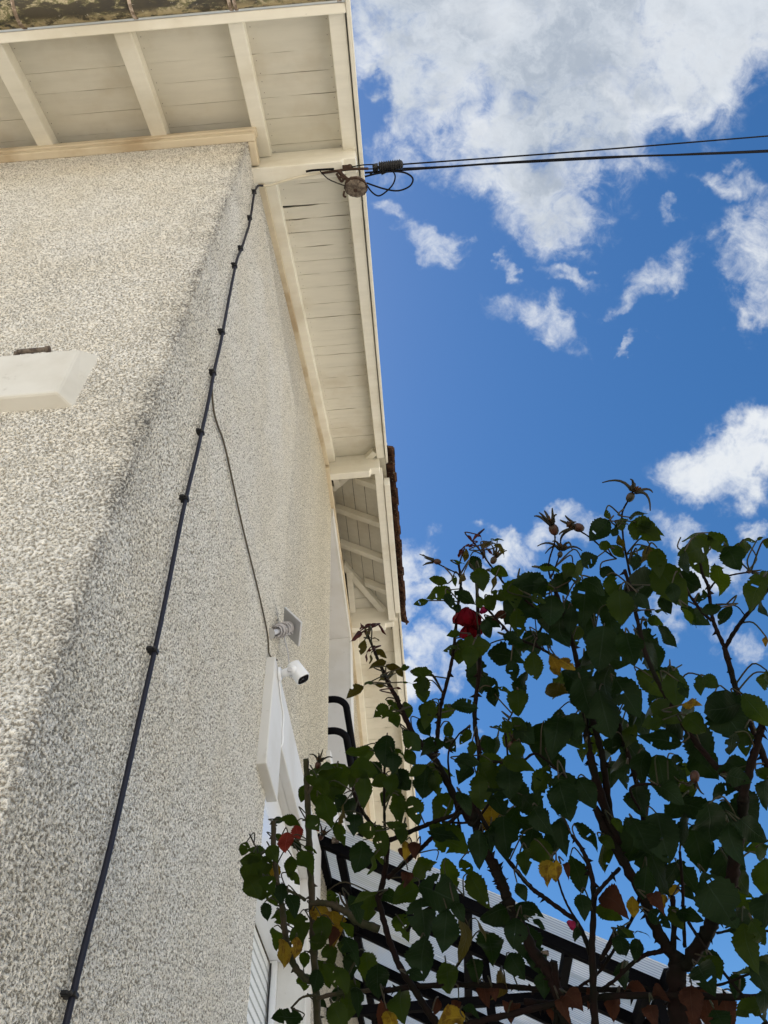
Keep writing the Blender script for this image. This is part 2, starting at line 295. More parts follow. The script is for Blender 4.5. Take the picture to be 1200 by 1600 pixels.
# ------------------------------------------------------------------ mesh helpers
class MB:
    def __init__(s): s.v = []; s.f = []; s.mi = []; s.sm = []; s.uv = {}
    def add(s, vs, fs, mi=0, smooth=False):
        k = len(s.v); s.v += [tuple(v) for v in vs]
        for f in fs: s.f.append([k+i for i in f]); s.mi.append(mi); s.sm.append(smooth)
        return s
    def box(s, x0, x1, y0, y1, z0, z1, mi=0):
        return s.hexa([(x0, y0, z0), (x1, y0, z0), (x1, y1, z0), (x0, y1, z0)], [(x0, y0, z1), (x1, y0, z1), (x1, y1, z1), (x0, y1, z1)], mi)
    def hexa(s, a, b, mi=0):
        return s.add(list(a)+list(b), [(3, 2, 1, 0), (4, 5, 6, 7), (0, 1, 5, 4), (1, 2, 6, 5), (2, 3, 7, 6), (3, 0, 4, 7)], mi)
    def prism(s, poly, off, mi=0):
        n = len(poly); off = Vector(off); p = [Vector(v) for v in poly]
        return s.add(p+[v+off for v in p], [tuple(range(n))[::-1], tuple(range(n, 2*n))]+[(i, (i+1) % n, n+(i+1) % n, n+i) for i in range(n)], mi)
    def tube(s, pts, rad, n=8, mi=0, caps=True, smooth=True):
        pts = [Vector(p) for p in pts]; m = len(pts)
        rs = rad if isinstance(rad, (list, tuple)) else [rad]*m
        ref = None; vs = []
        for i, p in enumerate(pts):
            d = (pts[min(i+1, m-1)]-pts[max(i-1, 0)])
            if d.length < 1e-9: d = Vector((0, 0, 1))
            d.normalize()
            if ref is None: ref = d.orthogonal().normalized()
            ref = (ref - d*ref.dot(d))
            if ref.length < 1e-6: ref = d.orthogonal()
            ref.normalize(); b = d.cross(ref)
            for k in range(n):
                a = 2*math.pi*k/n; vs.append(p+(ref*math.cos(a)+b*math.sin(a))*rs[i])
        fs = [(i*n+k, i*n+(k+1) % n, (i+1)*n+(k+1) % n, (i+1)*n+k) for i in range(m-1) for k in range(n)]
        k0 = len(s.v); s.add(vs, fs, mi, smooth)
        if caps:
            s.f.append([k0+k for k in range(n)][::-1]); s.mi.append(mi); s.sm.append(False)
            s.f.append([k0+(m-1)*n+k for k in range(n)]); s.mi.append(mi); s.sm.append(False)
        return s
    def ball(s, c, r, n=8, mi=0, axis=None, sx=1.0):
        c = Vector(c); q = (Vector(axis).to_track_quat('Z', 'Y') if axis is not None else Matrix.Identity(3).to_quaternion())
        vs = [c+q@Vector((0, 0, r*sx))]
        for i in range(1, n):
            th = math.pi*i/n
            for k in range(2*n):
                ph = math.pi*k/n; vs.append(c+q@Vector((r*math.sin(th)*math.cos(ph), r*math.sin(th)*math.sin(ph), r*sx*math.cos(th))))
        vs.append(c-q@Vector((0, 0, r*sx))); L = len(vs)-1; w = 2*n
        fs = [(0, 1+k, 1+(k+1) % w) for k in range(w)]
        fs += [(1+i*w+k, 1+(i+1)*w+k, 1+(i+1)*w+(k+1) % w, 1+i*w+(k+1) % w) for i in range(n-2) for k in range(w)]
        fs += [(L, 1+(n-2)*w+(k+1) % w, 1+(n-2)*w+k) for k in range(w)]
        return s.add(vs, fs, mi, True)
    def build(s, name, mats, parent=None, bevel=0, **props):
        me = bpy.data.meshes.new(name); me.from_pydata(s.v, [], s.f)
        for m_ in (mats if isinstance(mats, list) else [mats]): me.materials.append(M[m_])
        me.polygons.foreach_set('material_index', s.mi); me.polygons.foreach_set('use_smooth', s.sm)
        if s.uv:
            at = me.attributes.new('blade', 'FLOAT_VECTOR', 'POINT')
            for i, q_ in s.uv.items(): at.data[i].vector = q_
        me.update()
        o = bpy.data.objects.new(name, me); C.objects.link(o)
        if parent is not None:
            o.parent = parent; o.matrix_parent_inverse = parent_inv(parent)
        if bevel:
            md = o.modifiers.new('bevel', 'BEVEL'); md.width = bevel; md.segments = 2; md.limit_method = 'ANGLE'; md.angle_limit = R(40)
        for k, v in props.items(): o[k] = v
        return o
def world_mat(o):
    m = Matrix.LocRotScale(o.location, o.rotation_euler, o.scale)
    return (world_mat(o.parent) @ o.matrix_parent_inverse @ m) if o.parent else m
def parent_inv(p): return world_mat(p).inverted()
def thing(name, loc, label, cat, group=None):
    o = bpy.data.objects.new(name, None); C.objects.link(o); o.location = loc; o.empty_display_size = .1
    o['label'] = label; o['category'] = cat
    if group: o['group'] = group
    return o

# ------------------------------------------------------------------ ground
g = MB(); N = 24
ext = 400
g.add([(-ext, -ext, -1.6), (ext, -ext, -1.6), (ext, ext, -1.6), (-ext, ext, -1.6)], [(0, 1, 2, 3)])
g.build('ground', 'ground', kind='structure')

# ------------------------------------------------------------------ house
XW, YF, YC, YB = -.52, .88, 4.77, 8.66          # right wall plane, front wall plane, ridge, rear wall
XL = -6.5; SL = .516; HS = .7                    # far side wall, roof slope, half-hip slope
rb = lambda y: 3.54+SL*(y if y < YC else 2*YC-y)     # underside of verge rafters
so_ = lambda y: rb(y)+.08                            # underside of boards
hz = lambda x: 5.50+HS*(-.02-x)                      # half-hip boards underside
house = thing('house', (XW, YF, -1.6), 'cream pebbledashed house with white boarded eaves filling the left side', 'house')

# walls: outer skin with openings, rounded front corner
w = MB()
ft = 3.97                                            # front wall top
def wallquad(y0, y1, z0, z1a, z1b): w.add([(XW, y0, z0), (XW, y1, z0), (XW, y1, z1b), (XW, y0, z1a)], [(0, 1, 2, 3)])
cb = .011
top = lambda y: min(rb(y)+.02, 5.84)
wallquad(YF+cb, 2.44, -1.6, .02, .02)
wallquad(YF+cb, 2.44, 3.80, top(YF), top(2.44))
wallquad(2.44, 3.50, -1.6, .2, .2)
wallquad(3.50, 4.16, -1.6, 1.775, 1.775)
wallquad(4.16, 4.30, 5.20, top(4.16), 5.84); wallquad(4.30, 5.24, 5.20, 5.84, 5.84); wallquad(5.24, 5.66, 5.20, 5.84, top(5.66))
wallquad(4.16, 5.66, -1.6, 2.80, 2.80)
wallquad(5.66, YB, -1.6, top(5.66), top(YB))
# corner arc, then front, far side, rear
arc = [(XW-cb+cb*math.sin(a), YF+cb-cb*math.cos(a)) for a in [R(0), R(22), R(45), R(68), R(90)]]
XD = -2.3
for (a, b) in zip(arc[:-1], arc[1:]): w.add([(a[0], a[1], -1.6), (b[0], b[1], -1.6), (b[0], b[1], .02), (a[0], a[1], .02)], [(0, 1, 2, 3)], 0, True)
w.add([(XL, YF, -1.6), (XD, YF, -1.6), (XD, YF, ft+.05), (XL, YF, ft+.05)], [(0, 1, 2, 3)])
w.add([(XD, YF, -1.6), (XW-cb, YF, -1.6), (XW-cb, YF, .02), (XD, YF, .02)], [(0, 1, 2, 3)])
w.add([(XL, YB, -1.6), (XL, YF, -1.6), (XL, YF, 4), (XL, YC, 6), (XL, YB, 4)], [(0, 1, 2, 3, 4)])
w.add([(XW, YB, -1.6), (XL, YB, -1.6), (XL, YB, 4), (XW, YB, 4)], [(0, 1, 2, 3)])
# the near part of the wall is a fine grid so that the roughcast is real relief
plan = []; STEP = .0042
n_ = int((XW-cb-XD)/STEP); plan += [(XD+(XW-cb-XD)*i/n_, YF) for i in range(n_)]
plan += [(XW-cb+cb*math.sin(R(90)*i/7), YF+cb-cb*math.cos(R(90)*i/7)) for i in range(8)]
n_ = int((2.44-YF-cb)/STEP); plan += [(XW, YF+cb+(2.44-YF-cb)*i/n_) for i in range(1, n_+1)]
nz_ = int(3.99/STEP); base_n = len(w.v); np_ = len(plan)
for j in range(nz_+1):
    z_ = .02+(4.01-.02)*j/nz_
    w.v += [(a, b, z_) for a, b in plan]
for j in range(nz_):
    k0 = base_n+j*np_; w.f += [(k0+i, k0+i+1, k0+np_+i+1, k0+np_+i) for i in range(np_-1)]
w.mi += [1]*((np_-1)*nz_); w.sm += [True]*((np_-1)*nz_)
ST2 = .0062; ny_ = int(1.72/ST2); nz2 = int(2.9/ST2); base_n = len(w.v)
for j in range(nz2+1):
    w.v += [(XW, 2.44+1.72*i/ny_, 1.775+(top(2.44+1.72*i/ny_)-1.775)*j/nz2) for i in range(ny_+1)]
for j in range(nz2):
    k0 = base_n+j*(ny_+1); w.f += [(k0+i, k0+i+1, k0+ny_+2+i, k0+ny_+1+i) for i in range(ny_)]
w.mi += [1]*(ny_*nz2); w.sm += [True]*(ny_*nz2)
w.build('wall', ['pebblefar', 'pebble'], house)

# dark roof deck + outer covering
dk = MB()
a0 = lambda y: rb(y)+.125
def deck(z, mi=0, e=0.0, mb=dk, th=.02):
    ax, az = -.88, 3.54+SL*YC+z
    up = (0, 0, th)
    mb.prism([(XL-.3, .33, 3.54+SL*.33+z), (e, .33, 3.54+SL*.33+z), (e, 3.66, 3.54+SL*3.66+z), (ax, YC, az), (XL-.3, YC, az)], up, mi)
    mb.prism([(XL-.3, YC, az), (ax, YC, az), (e, 2*YC-3.66, 3.54+SL*3.66+z), (e, 9.21, 3.54+SL*.33+z), (XL-.3, 9.21, 3.54+SL*.33+z)], up, mi)
    mb.prism([(e, 3.66, 3.54+SL*3.66+z), (e, 2*YC-3.66, 3.54+SL*3.66+z), (ax, YC, az)], up, mi)
deck(.125)
dk.build('roof_deck', 'deck', house)
tl = MB(); deck(.165, 0, -.012, tl, .03)
tl.build('roof_covering', 'tile', house)

# soffit boards, one mesh; irregular gaps
sb = MB(); rnd = random.Random(3)
def plank(y0, y1, x0, x1, zf, g0, g1, th=.016, n=26):
    """board running along X between y0 and y1, edges eaten by uneven gaps"""
    vs = []
    for i in range(n+1):
        x = x0+(x1-x0)*i/n
        e0 = g0*max(0, noise.noise(Vector((x*9, y0*31, 1)))*1.6+.42); e1 = g1*max(0, noise.noise(Vector((x*9, y1*31, 5)))*1.6+.42)
        a, b = y0+e0, y1-e1
        vs += [(x, a, zf(a)), (x, b, zf(b)), (x, a, zf(a)+th), (x, b, zf(b)+th)]
    fs = []
    for i in range(n):
        k = 4*i
        fs += [(k, k+4, k+5, k+1)[::-1], (k+2, k+3, k+7, k+6)[::-1], (k, k+2, k+6, k+4), (k+1, k+5, k+7, k+3)]
    sb.add(vs, fs)
ys = [.40, .537, .626, .726, .825, .955, 1.05, 1.175, 1.305, 1.387, 1.475, 1.576, 1.677, 1.775, 1.881, 2.019, 2.136, 2.262, 2.408, 2.499, 2.631, 2.745, 2.865, 2.992, 3.131, 3.245, 3.38, 3.514, 3.665, 3.80, 3.93, 4.06, 4.2, 4.34]
gp = {1.305: .011, 1.387: .008, 1.475: .006, 1.576: .006, 1.677: .004, 2.136: .006, 2.499: .007, 2.745: .005, 3.131: .009, 3.514: .009, 2.019: .003, .726: .003, .626: .002}
for a, b in zip(ys[:-1], ys[1:]):
    g0, g1 = gp.get(a, .0028), gp.get(b, .0028)
    xr = -.02 if b < 3.75 else -.02-(a-3.63)/HS*SL+.05
    if a < YF+.1: plank(a, b, -3.2, -.50, so_, g0*.32, g1*.32, n=60)
    if xr > -.52: plank(a, b, -.50, xr, so_, g0/2+.0004, g1/2+.0004)
# far slope (towards the rear), boards .105 wide
y = 2*YC-3.63; k = 0
y = 5.28
while y < 9.1:
    b = y+.098+.012*rnd.random(); xr = -.02 if y > 5.91 else -.02-(5.91-y)/HS*SL
    if xr > -.50: plank(y, b, -.50, xr, so_, .0035+.002*rnd.random(), .0035, n=10)
    y = b
# half-hip boards running along Y
x = -.02
while x > -.53:
    b = x-.105; g_ = .002
    ya = 3.63+(-.02-x)*HS/SL; yb = 3.63+(-.02-b)*HS/SL
    vs = [(x-g_, ya, hz(x)), (b+g_, yb, hz(b)), (b+g_, 2*YC-yb, hz(b)), (x-g_, 2*YC-ya, hz(x))]
    sb.prism(vs, (0, 0, .016)); x = b
rn_ = random.Random(9)
for a in ys[:-3]:                    # rusty nail heads along the rafters
    for xr_ in ((-.47, -.06) if a > .9 else (-.47, -.06, -.93, -1.46)):
        for dy in (.03, .08):
            yy_ = a+dy+rn_.uniform(-.006, .006); x_ = xr_+(.046 if xr_ != -.06 else -.046)+rn_.uniform(-.004, .004)
            sb.tube([(x_, yy_, so_(yy_)-.0012), (x_, yy_, so_(yy_)+.004)], .0018, 6, mi=1, smooth=False)
sb.build('soffit', ['soffit', 'rust'], house)

def beam(name, poly, off, m_='beam', bev=.004, label=None):
    o = MB().prism(poly, off).build(name, m_, house, bevel=bev)
    if label: o['label'] = label
    return o
# verge rafters of the near slope: wall side, outer side
def vr(x0, x1, ya, yb, lo=.0, hi=.082):
    return [(x0, ya, rb(ya)+lo), (x0, yb, rb(yb)+lo), (x0, yb, rb(yb)+hi), (x0, ya, rb(ya)+hi)], (x1-x0, 0, 0)
beam('rafter', *vr(-.503, -.440, .40, .99)); beam('rafter', *vr(-.503, -.445, 1.065, 3.80))
beam('rafter', *vr(-.503, -.452, 3.87, 4.24))
beam('rafter', *vr(-.094, -.026, .40, 3.80))
beam('barge_board', *vr(-.020, .0, .33, 3.98, -.015, .16), m_='beam')
beam('rafter', *vr(-.503, -.445, 5.30, 5.665)); beam('rafter', *vr(-.503, -.445, 5.745, 9.14))
beam('rafter', *vr(-.094, -.026, 5.745, 9.14))
beam('barge_board', *vr(-.020, .0, 5.55, 9.21, -.015, .16))
# front eave rafters
for xc in (-.933, -1.463, -1.99, -2.52, -3.05):
    beam('rafter', [(xc-.036, .40, rb(.40)), (xc-.036, .90, rb(.90)), (xc-.036, .90, rb(.90)+.082), (xc-.036, .40, rb(.40)+.082)], (.072, 0, 0))
# fascia behind the gutter
beam('fascia', [(XL-.2, .362, 3.725), (XL-.2, .399, 3.725), (XL-.2, .399, 3.84), (XL-.2, .362, 3.84)], (-XL+.2-.021, 0, 0))
# purlins that carry the verge, with stepped ends
def purlin(y0, y1, zb, zt, xs=-.16, xe=-.075):
    o = MB().prism([(XW-.05, y0, zb), (xs, y0, zb), (xs+.006, y0, zb+.035), (xe, y0, zb+.035), (xe+.004, y0, zb+.07), (xe-.004, y0, zt), (XW-.05, y0, zt)], (0, y1-y0, 0)).build('purlin', 'beam', house, bevel=.005)
purlin(.992, 1.062, 3.875, 4.12, -.10, -.035)
purlin(3.803, 3.868, 5.335, 5.60)
purlin(5.672, 5.737, 5.335, 5.60)
# half-hip: hip rafters, common rafters, eave board
hb = lambda x: hz(x)-.08
def bar(p0, p1, wd, ht, m_='beam', name='rafter', bev=.004):
    p0 = Vector(p0); p1 = Vector(p1); d = (p1-p0); s = d.cross(Vector((0, 0, 1))).normalized()*wd/2; up = Vector((0, 0, ht))
    return MB().hexa([p0-s, p0+s, p1+s, p1-s], [p0-s+up, p0+s+up, p1+s+up, p1-s+up]).build(name, m_, house, bevel=bev)
bar((-.10, 3.72, hb(-.10)-.005), (-.53, 4.30, hb(-.53)-.005), .055, .07)
bar((-.08, 5.80, hb(-.08)-.005), (-.53, 5.24, hb(-.53)-.005), .06, .07)
for yy in (4.10, 4.53, 4.97, 5.38):
    xi = -.53 if 4.3 < yy < 5.24 else (-.40 if yy < 4.3 else -.33)
    if yy < 4.3: xi = -.30
    bar((-.12, yy, hb(-.12)), (xi, yy, hb(xi)), .06, .078)
MB().prism([(-.122, 3.872, 5.385), (-.055, 3.872, 5.385), (-.055, 3.872, 5.47), (-.122, 3.872, 5.47)], (0, 1.79, 0)).build('fascia', 'beam', house, bevel=.004)
MB().prism([(-.050, 3.99, 5.375), (.0, 3.99, 5.375), (.0, 3.99, 5.48), (-.050, 3.99, 5.48)], (0, 1.56, 0)).build('fascia', 'beam', house, bevel=.004)
# wall-top trims
def trim(pts, k_, m_='trim'):
    # pts (y,z bottom) along the wall plane, two stacked mouldings
    for (lo, hi, pr) in ((0, .035, .030), (.037, .095, .020)):
        lo *= k_; hi *= k_; mb = MB()
        for (a, b) in zip(pts[:-1], pts[1:]):
            mb.hexa([(XW-.01, a[0], a[1]+lo), (XW+pr, a[0], a[1]+lo), (XW+pr, b[0], b[1]+lo), (XW-.01, b[0], b[1]+lo)],
                    [(XW-.01, a[0], a[1]+hi), (XW+pr, a[0], a[1]+hi), (XW+pr, b[0], b[1]+hi), (XW-.01, b[0], b[1]+hi)])
        mb.build('wall_trim', m_, house, bevel=.003)
trim([(.985, 3.95), (3.73, 5.366)], 1); trim([(3.735, 5.328), (5.80, 5.328)], 1.7)
trim([(5.805, 5.35-.05), (8.9, 5.30-3.095*.45)], 1.4)
ft_ = MB()
ft_.box(XL, XW+.034, YF-.034, YF+.0, 3.888, 3.935); ft_.box(XL, XW+.040, YF-.042, YF+.0, 3.937, 3.99)
ft_.box(XW+.0, XW+.034, YF+.0005, .985, 3.888, 3.935); ft_.box(XW+.0, XW+.028, YF+.0005, .985, 3.937, 4.0)
ft_.build('wall_trim', 'trim', house, bevel=.004)

# gutter: half round, with collars
gt = MB(); prof = []
for i in range(15):
    a = math.pi+math.pi*i/14; prof.append((.291+.064*math.cos(a), 3.752+.064*math.sin(a)))
inn = [(.291+(yy-.291)*.93, 3.752+(zz-3.752)*.93) for yy, zz in prof[::-1]]
ring = prof+inn
pv = [(XL-.25, yy, zz) for yy, zz in ring]; n = len(ring)
gt.prism(pv, (-XL+.25-.022, 0, 0)); gt.sm = [True]*len(gt.sm)
gutter = gt.build('gutter', 'gutter', house)
for xs in (-.045, -.455, -.475, -.86, -1.31, -1.76, -2.2):
    c = MB(); rr = [(.291+.069*math.cos(math.pi+math.pi*i/14), 3.752+.069*math.sin(math.pi+math.pi*i/14)) for i in range(15)]
    c.prism([(xs-.008, a, b) for a, b in rr], (.018 if xs > -.1 else .013, 0, 0)); c.build('gutter_collar', 'seam', gutter)
# tiles of the half-hip eave, overlapping, seen edge on
tr = MB(); yy = 3.70; rnd = random.Random(5)
while yy < 5.74:
    wd = .085; tlt = rnd.uniform(-.006, .006); ex = rnd.uniform(-.006, .008)
    for row in range(4):
        x1 = .058-row*.14+ex; x0 = x1-.20; zb = hz(x1)+.030+row*.012+tlt+rnd.uniform(-.003, .004)
        z0 = hz(x0)+.028+row*.012+tlt
        if yy+wd < 3.63+(-.02-x1)*HS/SL or yy > 2*YC-3.63+(.02+x1)*HS/SL+.1: continue
        y0, y1 = yy+(row % 2)*.04, yy+wd-.003+(row % 2)*.04
        tr.hexa([(x0, y0, z0), (x1, y0, zb), (x1, y1, zb+.004), (x0, y1, z0+.004)], [(x0, y0, z0+.02), (x1, y0, zb+.022), (x1, y1, zb+.026), (x0, y1, z0+.024)])
        if row == 0: tr.hexa([(x1-.02, y0, zb-.012), (x1-.004, y0, zb-.012), (x1-.004, y1, zb-.006), (x1-.02, y1, zb-.006)], [(x1-.02, y0, zb+.001), (x1-.004, y0, zb+.001), (x1-.004, y1, zb+.005), (x1-.02, y1, zb+.005)])
    yy += wd
tr.tube([(-.03, 3.70, 5.53), (.05, 3.70, 5.50)], .012, 8); tr.tube([(.04, 5.77, 5.50), (.07, 5.77, 5.45)], .012, 8)
tr.build('roof_tiles', 'tile', house)

# upper recessed window with guard rail
up = MB()
d = .30
up.add([(XW, 5.655, 2.8), (XW-d, 5.655, 2.8), (XW-d, 5.655, 5.2), (XW, 5.655, 5.2)], [(0, 1, 2, 3)])
up.add([(XW, 4.162, 2.8), (XW-d, 4.162, 2.8), (XW-d, 4.162, 5.2), (XW, 4.162, 5.2)], [(3, 2, 1, 0)])
up.add([(XW-d, 4.162, 5.2), (XW, 4.162, 5.2), (XW, 5.655, 5.2), (XW-d, 5.655, 5.2)], [(3, 2, 1, 0)])
win = thing('window', (XW, 4.9, 2.8), '', ''); 
for k_ in ('label', 'category'): del win[k_]
win.parent = house; win.matrix_parent_inverse = parent_inv(house); win['label'] = 'tall upper window deep in its white reveal behind a black guard rail'
up.build('reveal', 'reveal', win)
fr = MB()
for (a, b, c, e) in ((4.165, 4.23, 2.8, 5.2), (5.585, 5.65, 2.8, 5.2), (4.87, 4.95, 2.8, 5.2), (4.23, 5.585, 5.12, 5.2), (4.23, 5.585, 2.8, 2.9)):
    fr.box(XW-d-.03, XW-d+.02, a+.002, b-.002, c, e)
fr.build('frame', 'pvc', win); MB().box(XW-d-.02, XW-d-.01, 4.17, 5.64, 2.81, 5.19).build('pane', 'glass', win)
su = MB()
su.box(XW-.005, XW+.020, 4.155, 5.90, 5.205, 5.325)          # lintel band
su.build('lintel', 'white', win, bevel=.004)
MB().box(XW-.005, XW+.020, 5.657, 5.90, 2.88, 5.203).build('surround', 'white', win, bevel=.004)
MB().box(XW-d, XW+.028, 4.10, 5.92, 2.795, 2.868).build('sill', 'white', win, bevel=.006)
MB().box(XW-.006, XW+.012, 4.165, 5.90, 2.16, 2.79).build('apron', 'white', win, bevel=.003)
rail = None
for zz in (3.34, 3.09):
    pts = [(XW-.02, 4.215, zz)]
    for i in range(9):
        a = R(90)*i/8; pts.append((XW+.02+.085*math.sin(a), 4.215+.10*(1-math.cos(a)), zz))
    pts += [(XW+.105, 5.45, zz)]
    for i in range(1, 9):
        a = R(90)*i/8; pts.append((XW+.02+.085*math.cos(a), 5.45+.1*math.sin(a), zz))
    pts.append((XW-.02, 5.55, zz)); MB().tube(pts, .023, 12).build('guard_rail', 'black', win)

# lower window: surround with ears, shutter box, roller shutter
win2 = thing('window', (XW, 3.0, .2), '', '')
for k_ in ('label', 'category'): del win2[k_]
win2.parent = house; win2.matrix_parent_inverse = parent_inv(house); win2['label'] = 'lower window with eared white surround and half lowered roller shutter'
pr = .035
s2 = MB()
s2.prism([(XW-.004, 2.255, 1.545), (XW-.004, 2.49, 1.545), (XW-.004, 2.49, 1.775), (XW-.004, 3.50, 1.775), (XW-.004, 3.50, 1.545), (XW-.004, 3.70, 1.545), (XW-.004, 3.70, 2.01), (XW-.004, 2.255, 2.01)], (pr+.004, 0, 0))
s2.build('surround', 'white', win2, bevel=.004)
s3 = MB(); s3.box(XW-.004, XW+.012, 3.498, 3.64, -1.0, 1.543); s3.build('jamb_band', 'white', win2, bevel=.003)
dr = .145
rv = MB()
rv.add([(XW, 3.498, .2), (XW-dr, 3.498, .2), (XW-dr, 3.498, 1.775), (XW, 3.498, 1.775)], [(0, 1, 2, 3)])
rv.add([(XW, 2.442, .2), (XW-dr, 2.442, .2), (XW-dr, 2.442, 1.775), (XW, 2.442, 1.775)], [(3, 2, 1, 0)])
rv.add([(XW-dr, 2.442, 1.773), (XW, 2.442, 1.773), (XW, 3.498, 1.773), (XW-dr, 3.498, 1.773)], [(3, 2, 1, 0)])
rv.build('reveal', 'white', win2)
bx = MB(); bx.box(XW-dr, XW-.030, 2.444, 3.496, 1.425, 1.60); bx.box(XW-dr, XW-.030, 2.444, 3.496, 1.603, 1.771)
bx.build('shutter_box', 'pvc', win2, bevel=.003)
sh = MB(); z = 1.42
while z > .22:
    sh.hexa([(XW-dr-.012, 2.45, z-.040), (XW-dr+.003, 2.45, z-.040), (XW-dr+.003, 3.49, z-.040), (XW-dr-.012, 3.49, z-.040)],
            [(XW-dr-.012, 2.45, z-.003), (XW-dr-.001, 2.45, z-.003), (XW-dr-.001, 3.49, z-.003), (XW-dr-.012, 3.49, z-.003)]); z -= .042
sh.box(XW-dr-.014, XW-dr-.011, 2.45, 3.49, .2, 1.42, 1)
sh.build('roller_shutter', ['slat', 'rubber'], win2)
for a in (2.444, 3.470):
    MB().box(XW-dr+.004, XW-dr+.034, a, a+.026, .2, 1.423).build('shutter_guide', 'pvc', win2)
MB().tube([(XW-dr+.010, 3.462+.003*math.sin(i*1.7), .25+1.16*i/24) for i in range(25)], .004, 6).build('shutter_seal', 'rubber', win2)
MB().box(XW-dr, XW+.05, 2.38, 3.6, .12, .198).build('sill', 'white', win2, bevel=.004)

# front window's ear (its opening lies out of the picture to the left)
win3 = thing('window', (-1.6, YF, .2), '', '')
for k_ in ('label', 'category'): del win3[k_]
win3.parent = house; win3.matrix_parent_inverse = parent_inv(house); win3['label'] = 'white lintel end of the front window at the left edge'
lw = [(-.70, 1.578), (-.70, 1.834), (-2.4, 1.834), (-2.4, 1.578), (-2.15, 1.578), (-2.15, 1.62), (-1.0, 1.62), (-1.0, 1.578)]
lf = [(-.732, 1.590), (-.738, 1.800), (-2.37, 1.800), (-2.37, 1.590), (-2.14, 1.590), (-2.14, 1.63), (-1.01, 1.63), (-1.01, 1.590)]
lm_ = MB(); lm_.add([(a_, YF+.004, c_) for a_, c_ in lw]+[(a_, YF-.036, c_) for a_, c_ in lf], [tuple(range(8, 16))]+[(i, (i+1) % 8, 8+(i+1) % 8, 8+i) for i in range(8)])
lm_.build('lintel', 'cream', win3, bevel=.006)

# ------------------------------------------------------------------ lean-to with fluted sheets
lean = thing('lean_to_canopy', (XW+.02, 3.73, -1.6), 'translucent fluted lean-to roof on black steel beams behind the roses', 'canopy')
ST = .53
lz = lambda x, o=0: 2.13-ST*(x-XW)+o
XE = .98
n_ = 0
for i in range(9):
    yy = 3.73+.44*i
    o_ = MB().hexa([(XW+.01, yy, lz(XW+.01, -.055)), (XE, yy, lz(XE, -.055)), (XE, yy+.045, lz(XE, -.055)), (XW+.01, yy+.045, lz(XW+.01, -.055))],
              [(XW+.01, yy, lz(XW+.01)), (XE, yy, lz(XE)), (XE, yy+.045, lz(XE)), (XW+.01, yy+.045, lz(XW+.01))]).build('rafter', 'black', lean, bevel=.002)
for xx in (-.505, -.40, .20, .62, .93):
    for i in range(8):
        ya = 3.777+.44*i; MB().box(xx-.02, xx+.02, ya, ya+.391, lz(xx, -.055), lz(xx, -.015)).build('cross_bar', 'black', lean)
MB().box(XW+.01, .95, 4.19, 4.23, 1.45, 1.49).build('tie_beam', 'black', lean, bevel=.002)
MB().box(.255, .295, 4.19, 4.23, 1.492, lz(.28, -.057)).build('king_post', 'black', lean)
MB().box(.255, .295, 4.19, 4.23, -1.6, 1.449).build('post', 'black', lean)
MB().box(.93, .97, 3.735, 3.775, -1.6, lz(.95, -.057)).build('post', 'black', lean)
MB().box(.93, .97, 7.25, 7.29, -1.6, lz(.95, -.057)).build('post', 'black', lean)
MB().box(.97, 1.0, 3.60, 7.4, lz(.98, -.07), lz(.98, -.004)).build('eave_rail', 'black', lean)
sh_ = MB()
for i in range(4):
    y0, y1 = 3.60+i*.97, 3.60+(i+1)*.97-.012
    a, b = XW+.022, 1.22
    nseg = 1
    sh_.hexa([(a, y0, lz(a, .004)), (b, y0, lz(b, .004)), (b, y1, lz(b, .004)), (a, y1, lz(a, .004))], [(a, y0, lz(a, .010)), (b, y0, lz(b, .010)), (b, y1, lz(b, .010)), (a, y1, lz(a, .010))])
sh_.build('roof_sheets', 'poly', lean)
MB().box(.50, .54, 3.80, 3.83, 1.50, 1.515).build('clip', 'rust', lean)
MB().box(-.435, -.40, 3.715, 3.732, 2.06, 2.10).build('bracket', 'rust', lean)
# small outbuilding wall beyond the lean-to
ob = thing('outbuilding', (.8, 8.9, -1.6), 'pale beige rendered outbuilding seen beneath the lean-to roof', 'outbuilding')
b_ = MB(); b_.box(-.45, 2.4, 9.3, 11.5, -1.6, 1.0); b_.build('wall', 'plaster', ob)
MB().prism([(-.6, 9.15, 1.0), (2.55, 9.15, 1.0), (2.55, 11.6, 1.25), (-.6, 11.6, 1.25)], (0, 0, .06)).build('roof', 'tile', ob)
MB().box(.4, 1.2, 9.27, 9.298, -.9, .2).build('window', 'glass', ob)

# ------------------------------------------------------------------ cables
def smooth(pts, k=6):
    pts = [Vector(p) for p in pts]; out = []
    for i in range(len(pts)-1):
        p0 = pts[max(i-1, 0)]; p1 = pts[i]; p2 = pts[i+1]; p3 = pts[min(i+2, len(pts)-1)]
        for j in range(k):
            t = j/k; out.append(.5*((2*p1)+(-p0+p2)*t+(2*p0-5*p1+4*p2-p3)*t*t+(-p0+3*p1-3*p2+p3)*t**3))
    out.append(pts[-1]); return out
cx = XW+.013
main = [(cx+.03, 1.07, 3.875), (cx+.004, 1.066, 3.85), (cx, 1.062, 3.721), (cx, 1.09, 3.47), (cx, 1.094, 3.331), (cx, 1.084, 3.088), (cx, 1.073, 2.88), (cx, 1.115, 2.412), (cx, 1.129, 2.16), (cx, 1.150, 1.859),
        (cx, 1.156, 1.566), (cx, 1.19, 1.10), (cx, 1.203, .685), (cx, 1.196, .465), (cx, 1.205, .2), (cx, 1.2, -.6), (cx, 1.2, -1.55)]
cab = thing('wall_cable', (cx, 1.2, -1.55), 'thick dark cable clipped down the pebbledash beside the house corner', 'cable')
MB().tube([p+Vector((0, .0012*math.sin(i*.9), 0)) for i, p in enumerate(smooth(main))], .0052, 8).build('sheath', 'cable', cab)
clip0 = None
